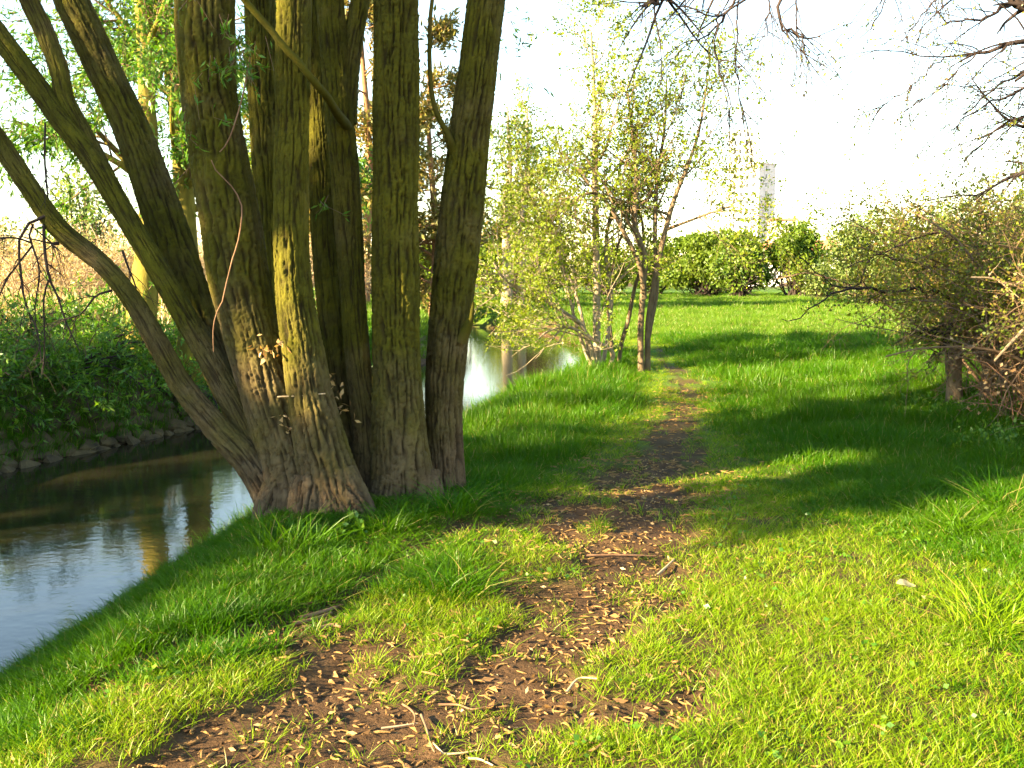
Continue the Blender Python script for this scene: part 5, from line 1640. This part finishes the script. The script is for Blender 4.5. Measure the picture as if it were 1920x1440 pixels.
def ground_twig(label, pts, wpx, mat='twig_pale', lift=0.006, n=14):
    w = []
    for u, v_ in pts:
        p = on(u, v_, -0.02); zz = gz(p[0], p[1]); p = on(u, v_, zz)
        w.append([p[0], p[1], gz(p[0], p[1]) + lift, wpx * 0.5 / FPX * np.linalg.norm(p)])
    s = smooth_line(np.array(w), n)
    gl = ground_z(s[:, 0], s[:, 1])
    ln = np.linspace(gl[:3].mean(), gl[-3:].mean(), n)
    s[:, 2] = np.maximum(gl - 0.004, ln + max(0.0, float((gl - ln).max()) * 0.7)) + lift + s[:, 3]
    s[:, 3] *= np.linspace(1, 0.55, n)
    v, q = tubes(s[None, :, :3], s[None, :, 3], 6)
    c = s[:, :3].mean(0)
    o = mesh_obj('fallen_twig', v - c, [q], M[mat])
    o.location = tuple(c)
    tag(o, label, 'twig', 'twigs lying on the path')


ground_twig('straight white stick lying at the grass edge of the path', [(1232, 1088), (1248, 1076), (1264, 1064)], 6, 'twig_pale', 0.012)
ground_twig('long dark twig crossing the soil in the lower centre', [(790, 1350), (800, 1375), (808, 1400), (816, 1422)], 6, 'twig_brown')
ground_twig('bent pale twig arching left of the long dark twig', [(755, 1325), (770, 1336), (778, 1352), (776, 1366)], 5, 'stem_red')
ground_twig('pale twig lying sideways below the bent twig', [(715, 1372), (745, 1370), (783, 1362)], 5)
ground_twig('twig running flat right of the lower centre', [(822, 1328), (860, 1330), (886, 1336), (925, 1332)], 5, 'stem_red')
ground_twig('short pale twig pointing down right near the bottom edge', [(812, 1400), (830, 1412), (838, 1418)], 6)
ground_twig('pale twig near the bottom edge lying almost level', [(838, 1414), (870, 1411), (906, 1407)], 5)
ground_twig('pale twig at the bottom edge of the bare soil', [(878, 1428), (900, 1434), (925, 1440)], 6)
ground_twig('twig slanting up on the right side of the soil', [(1062, 1300), (1085, 1290), (1120, 1280)], 6)
ground_twig('twig lying across the shaded edge of the path', [(1100, 1052), (1160, 1048), (1230, 1050)], 5, 'stem_red')
ground_twig('grey twig sticking out of the bank over the water', [(66, 1178), (85, 1200), (112, 1214)], 3, 'twig_dark', 0.02)
# heap of flaked wood on the small side track
for k, (lab, p) in enumerate([('topmost splinter of pale wood on the small side track', [(560, 1172), (600, 1160), (640, 1148)]), ('middle splinter of pale wood on the small side track', [(550, 1180), (585, 1170), (622, 1160)]),
                              ('lowest splinter of pale wood on the small side track', [(565, 1186), (600, 1176), (635, 1166)]), ('short splinter right of the pale wood heap', [(600, 1190), (625, 1184), (640, 1182)])]):
    ground_twig(lab, p, 10, 'stem_red', 0.006 + 0.008 * (k == 0))


# pale dead leaves in the right-hand grass
def dry_leaf(label, u, v_, L, W, mat, seed, rz):
    q = np.random.default_rng(seed)
    p = on(u, v_, 0.04)
    s, t_ = np.meshgrid(np.linspace(0, 1, 9), np.linspace(-1, 1, 5))
    wv = np.sin(np.clip(s, 0.02, 1) ** 0.8 * math.pi) ** 0.8
    X = (s - 0.5) * L; Y = t_ * wv * W * 0.5
    Z = 0.35 * np.abs(Y) + 0.012 * np.sin(s * 4 + seed) + 0.004 * perlin(s * 5, t_ * 3, seed)
    idx = np.arange(45).reshape(5, 9)
    Q = np.stack([idx[:-1, :-1], idx[:-1, 1:], idx[1:, 1:], idx[1:, :-1]], -1).reshape(-1, 4)
    o = mesh_obj('fallen_leaf', np.stack([X, Y, Z], -1).reshape(-1, 3), [Q], M[mat], attrs={'rnd': np.full(45, 0.9)})
    o.location = (p[0], p[1], gz(p[0], p[1]) + 0.045); o.rotation_euler = (0.45, 0.05, rz)
    tag(o, label, 'leaf')


dry_leaf('broad pale dead leaf lying in the sunny grass on the right', 1700, 1088, 0.13, 0.055, 'straw', 1, 0.25)
dry_leaf('narrow pale leaf standing in the grass below the broad dead leaf', 1734, 1112, 0.10, 0.035, 'straw', 2, 1.1)


def leafy_plant(label, u, v_, z, n, h, leaf, seed, spread=0.10, mat='leaf_willow', name='nettle_plant', group='leafy weeds by the hedge'):
    q = np.random.default_rng(seed)
    p = on(u, v_, z); zz = gz(p[0], p[1]); p = on(u, v_, zz)
    t = empty(name, (p[0], p[1], zz)); tag(t, label, 'plant', group)
    base = np.c_[p[0] + q.normal(size=n) * spread, p[1] + q.normal(size=n) * spread, np.zeros(n)]
    base[:, 2] = ground_z(base[:, 0], base[:, 1]) - 0.01
    d = nrm(np.c_[q.normal(size=(n, 2)) * 0.35, np.ones(n)])
    H = h * q.uniform(0.6, 1.2, n)
    pts = [base]
    for i in range(5):
        d = nrm(d + 0.12 * q.normal(size=d.shape)); pts.append(pts[-1] + d * (H / 5)[:, None])
    P = np.stack(pts, 1)
    wood(t, 'stems', M['reed'], [(P, np.full(P.shape[:2], 0.0025), 4)])
    leaves(t, 'foliage', M[mat], [leaf_cloud(q, P, 12, leaf, leaf * 0.55, 1.1, -0.1, 0.01, t0=0.2)])


leafy_plant('small leafy weed at the foot of the front willow stem', 668, 990, 0, 5, 0.10, 0.055, 1, 0.05, name='leafy_weed', group=None)
leafy_plant('small leafy weed left of the willow root', 640, 1000, 0, 4, 0.08, 0.05, 2, 0.05, name='leafy_weed', group=None)
for i, (lab, u, v_) in enumerate([('nettle clump below the weathered hedge trunk', 1800, 775), ('nettle clump right of the weathered hedge trunk', 1848, 790), ('nettle clump in the grass left of the hedge foot', 1748, 790),
                                  ('nettle clump before the dry bramble stems', 1880, 830), ('lowest nettle clump at the right edge under the hedge', 1860, 850), ('nettle clump at the outer corner of the hedge', 1712, 765)]):
    leafy_plant(lab, u, v_, 0, 26, 0.24, 0.045, 30 + i, 0.24)


def blade_clump(name, label, u, v_, n, h, w, seed, mat, lean=0.5, curl=0.7, radius=0.1, z=0.0, cat='grass tuft', group=None):
    p = on(u, v_, z); zz = gz(p[0], p[1]); p = on(u, v_, zz)
    o = tuft(name, n, radius, h, w, lean, curl, seed, M[mat])
    o.location = (p[0], p[1], gz(p[0], p[1]))
    link(o)
    tag(o, label, cat, group)


TG = 'long grass tufts standing out of the turf'
blade_clump('grass_tuft', 'big arching grass tuft left of the path in front of the willow', 850, 1110, 260, 0.21, 0.006, 1, 'grass', 0.7, 1.0, 0.17, group=TG)
blade_clump('grass_tuft', 'arching grass tuft at the right edge by the sunny grass', 1880, 960, 200, 0.26, 0.006, 2, 'grass', 0.7, 1.0, 0.16, group=TG)
blade_clump('grass_tuft', 'dense grass tuft beside the right foot of the willow', 855, 955, 160, 0.22, 0.006, 3, 'grass', 0.6, 0.9, 0.16, group=TG)
blade_clump('grass_tuft', 'tall grass tuft left of the willow root', 540, 1030, 160, 0.24, 0.006, 4, 'grass', 0.5, 0.8, 0.18, group=TG)
blade_clump('grass_tuft', 'pale arching grass tuft near the lower right edge', 1850, 1180, 200, 0.22, 0.0055, 5, 'short', 0.8, 1.1, 0.16, group=TG)
blade_clump('grass_tuft', 'arching grass tuft in the bright grass above the stone', 1800, 1000, 170, 0.20, 0.0055, 6, 'grass', 0.8, 1.1, 0.15, group=TG)
blade_clump('grass_tuft', 'tall grass tuft between the willow stool and the bank', 730, 985, 110, 0.18, 0.0055, 7, 'grass', 0.6, 0.9, 0.13, group=TG)
blade_clump('grass_tuft', 'dark grass clump on the right rim of the path', 1370, 775, 120, 0.24, 0.008, 8, 'grass', 0.6, 0.8, 0.2, group=TG)
for k, (lab, u, v_) in enumerate([('grass tuft against the front foot of the willow', 600, 1012), ('grass tuft in the hollow right of the big willow root', 715, 992),
                                  ('grass tuft at the foot of the thick right-hand stem', 775, 968), ('grass tuft at the outer left foot of the willow', 492, 1004)]):
    blade_clump('grass_tuft', lab, u, v_, 90, 0.15, 0.0055, 60 + k, 'grass', 0.6, 0.9, 0.14, group=TG)
RG = 'dark reeds at the water edge'
blade_clump('reed_clump', 'dark upright reed blades at the water edge right of the willow', 885, 800, 26, 0.42, 0.016, 11, 'reed', 0.35, 0.35, 0.28, -0.5, 'reeds', RG)
blade_clump('reed_clump', 'reed blades leaning out over the water farther along the bank', 925, 775, 14, 0.36, 0.016, 12, 'reed', 0.5, 0.4, 0.22, -0.5, 'reeds', RG)
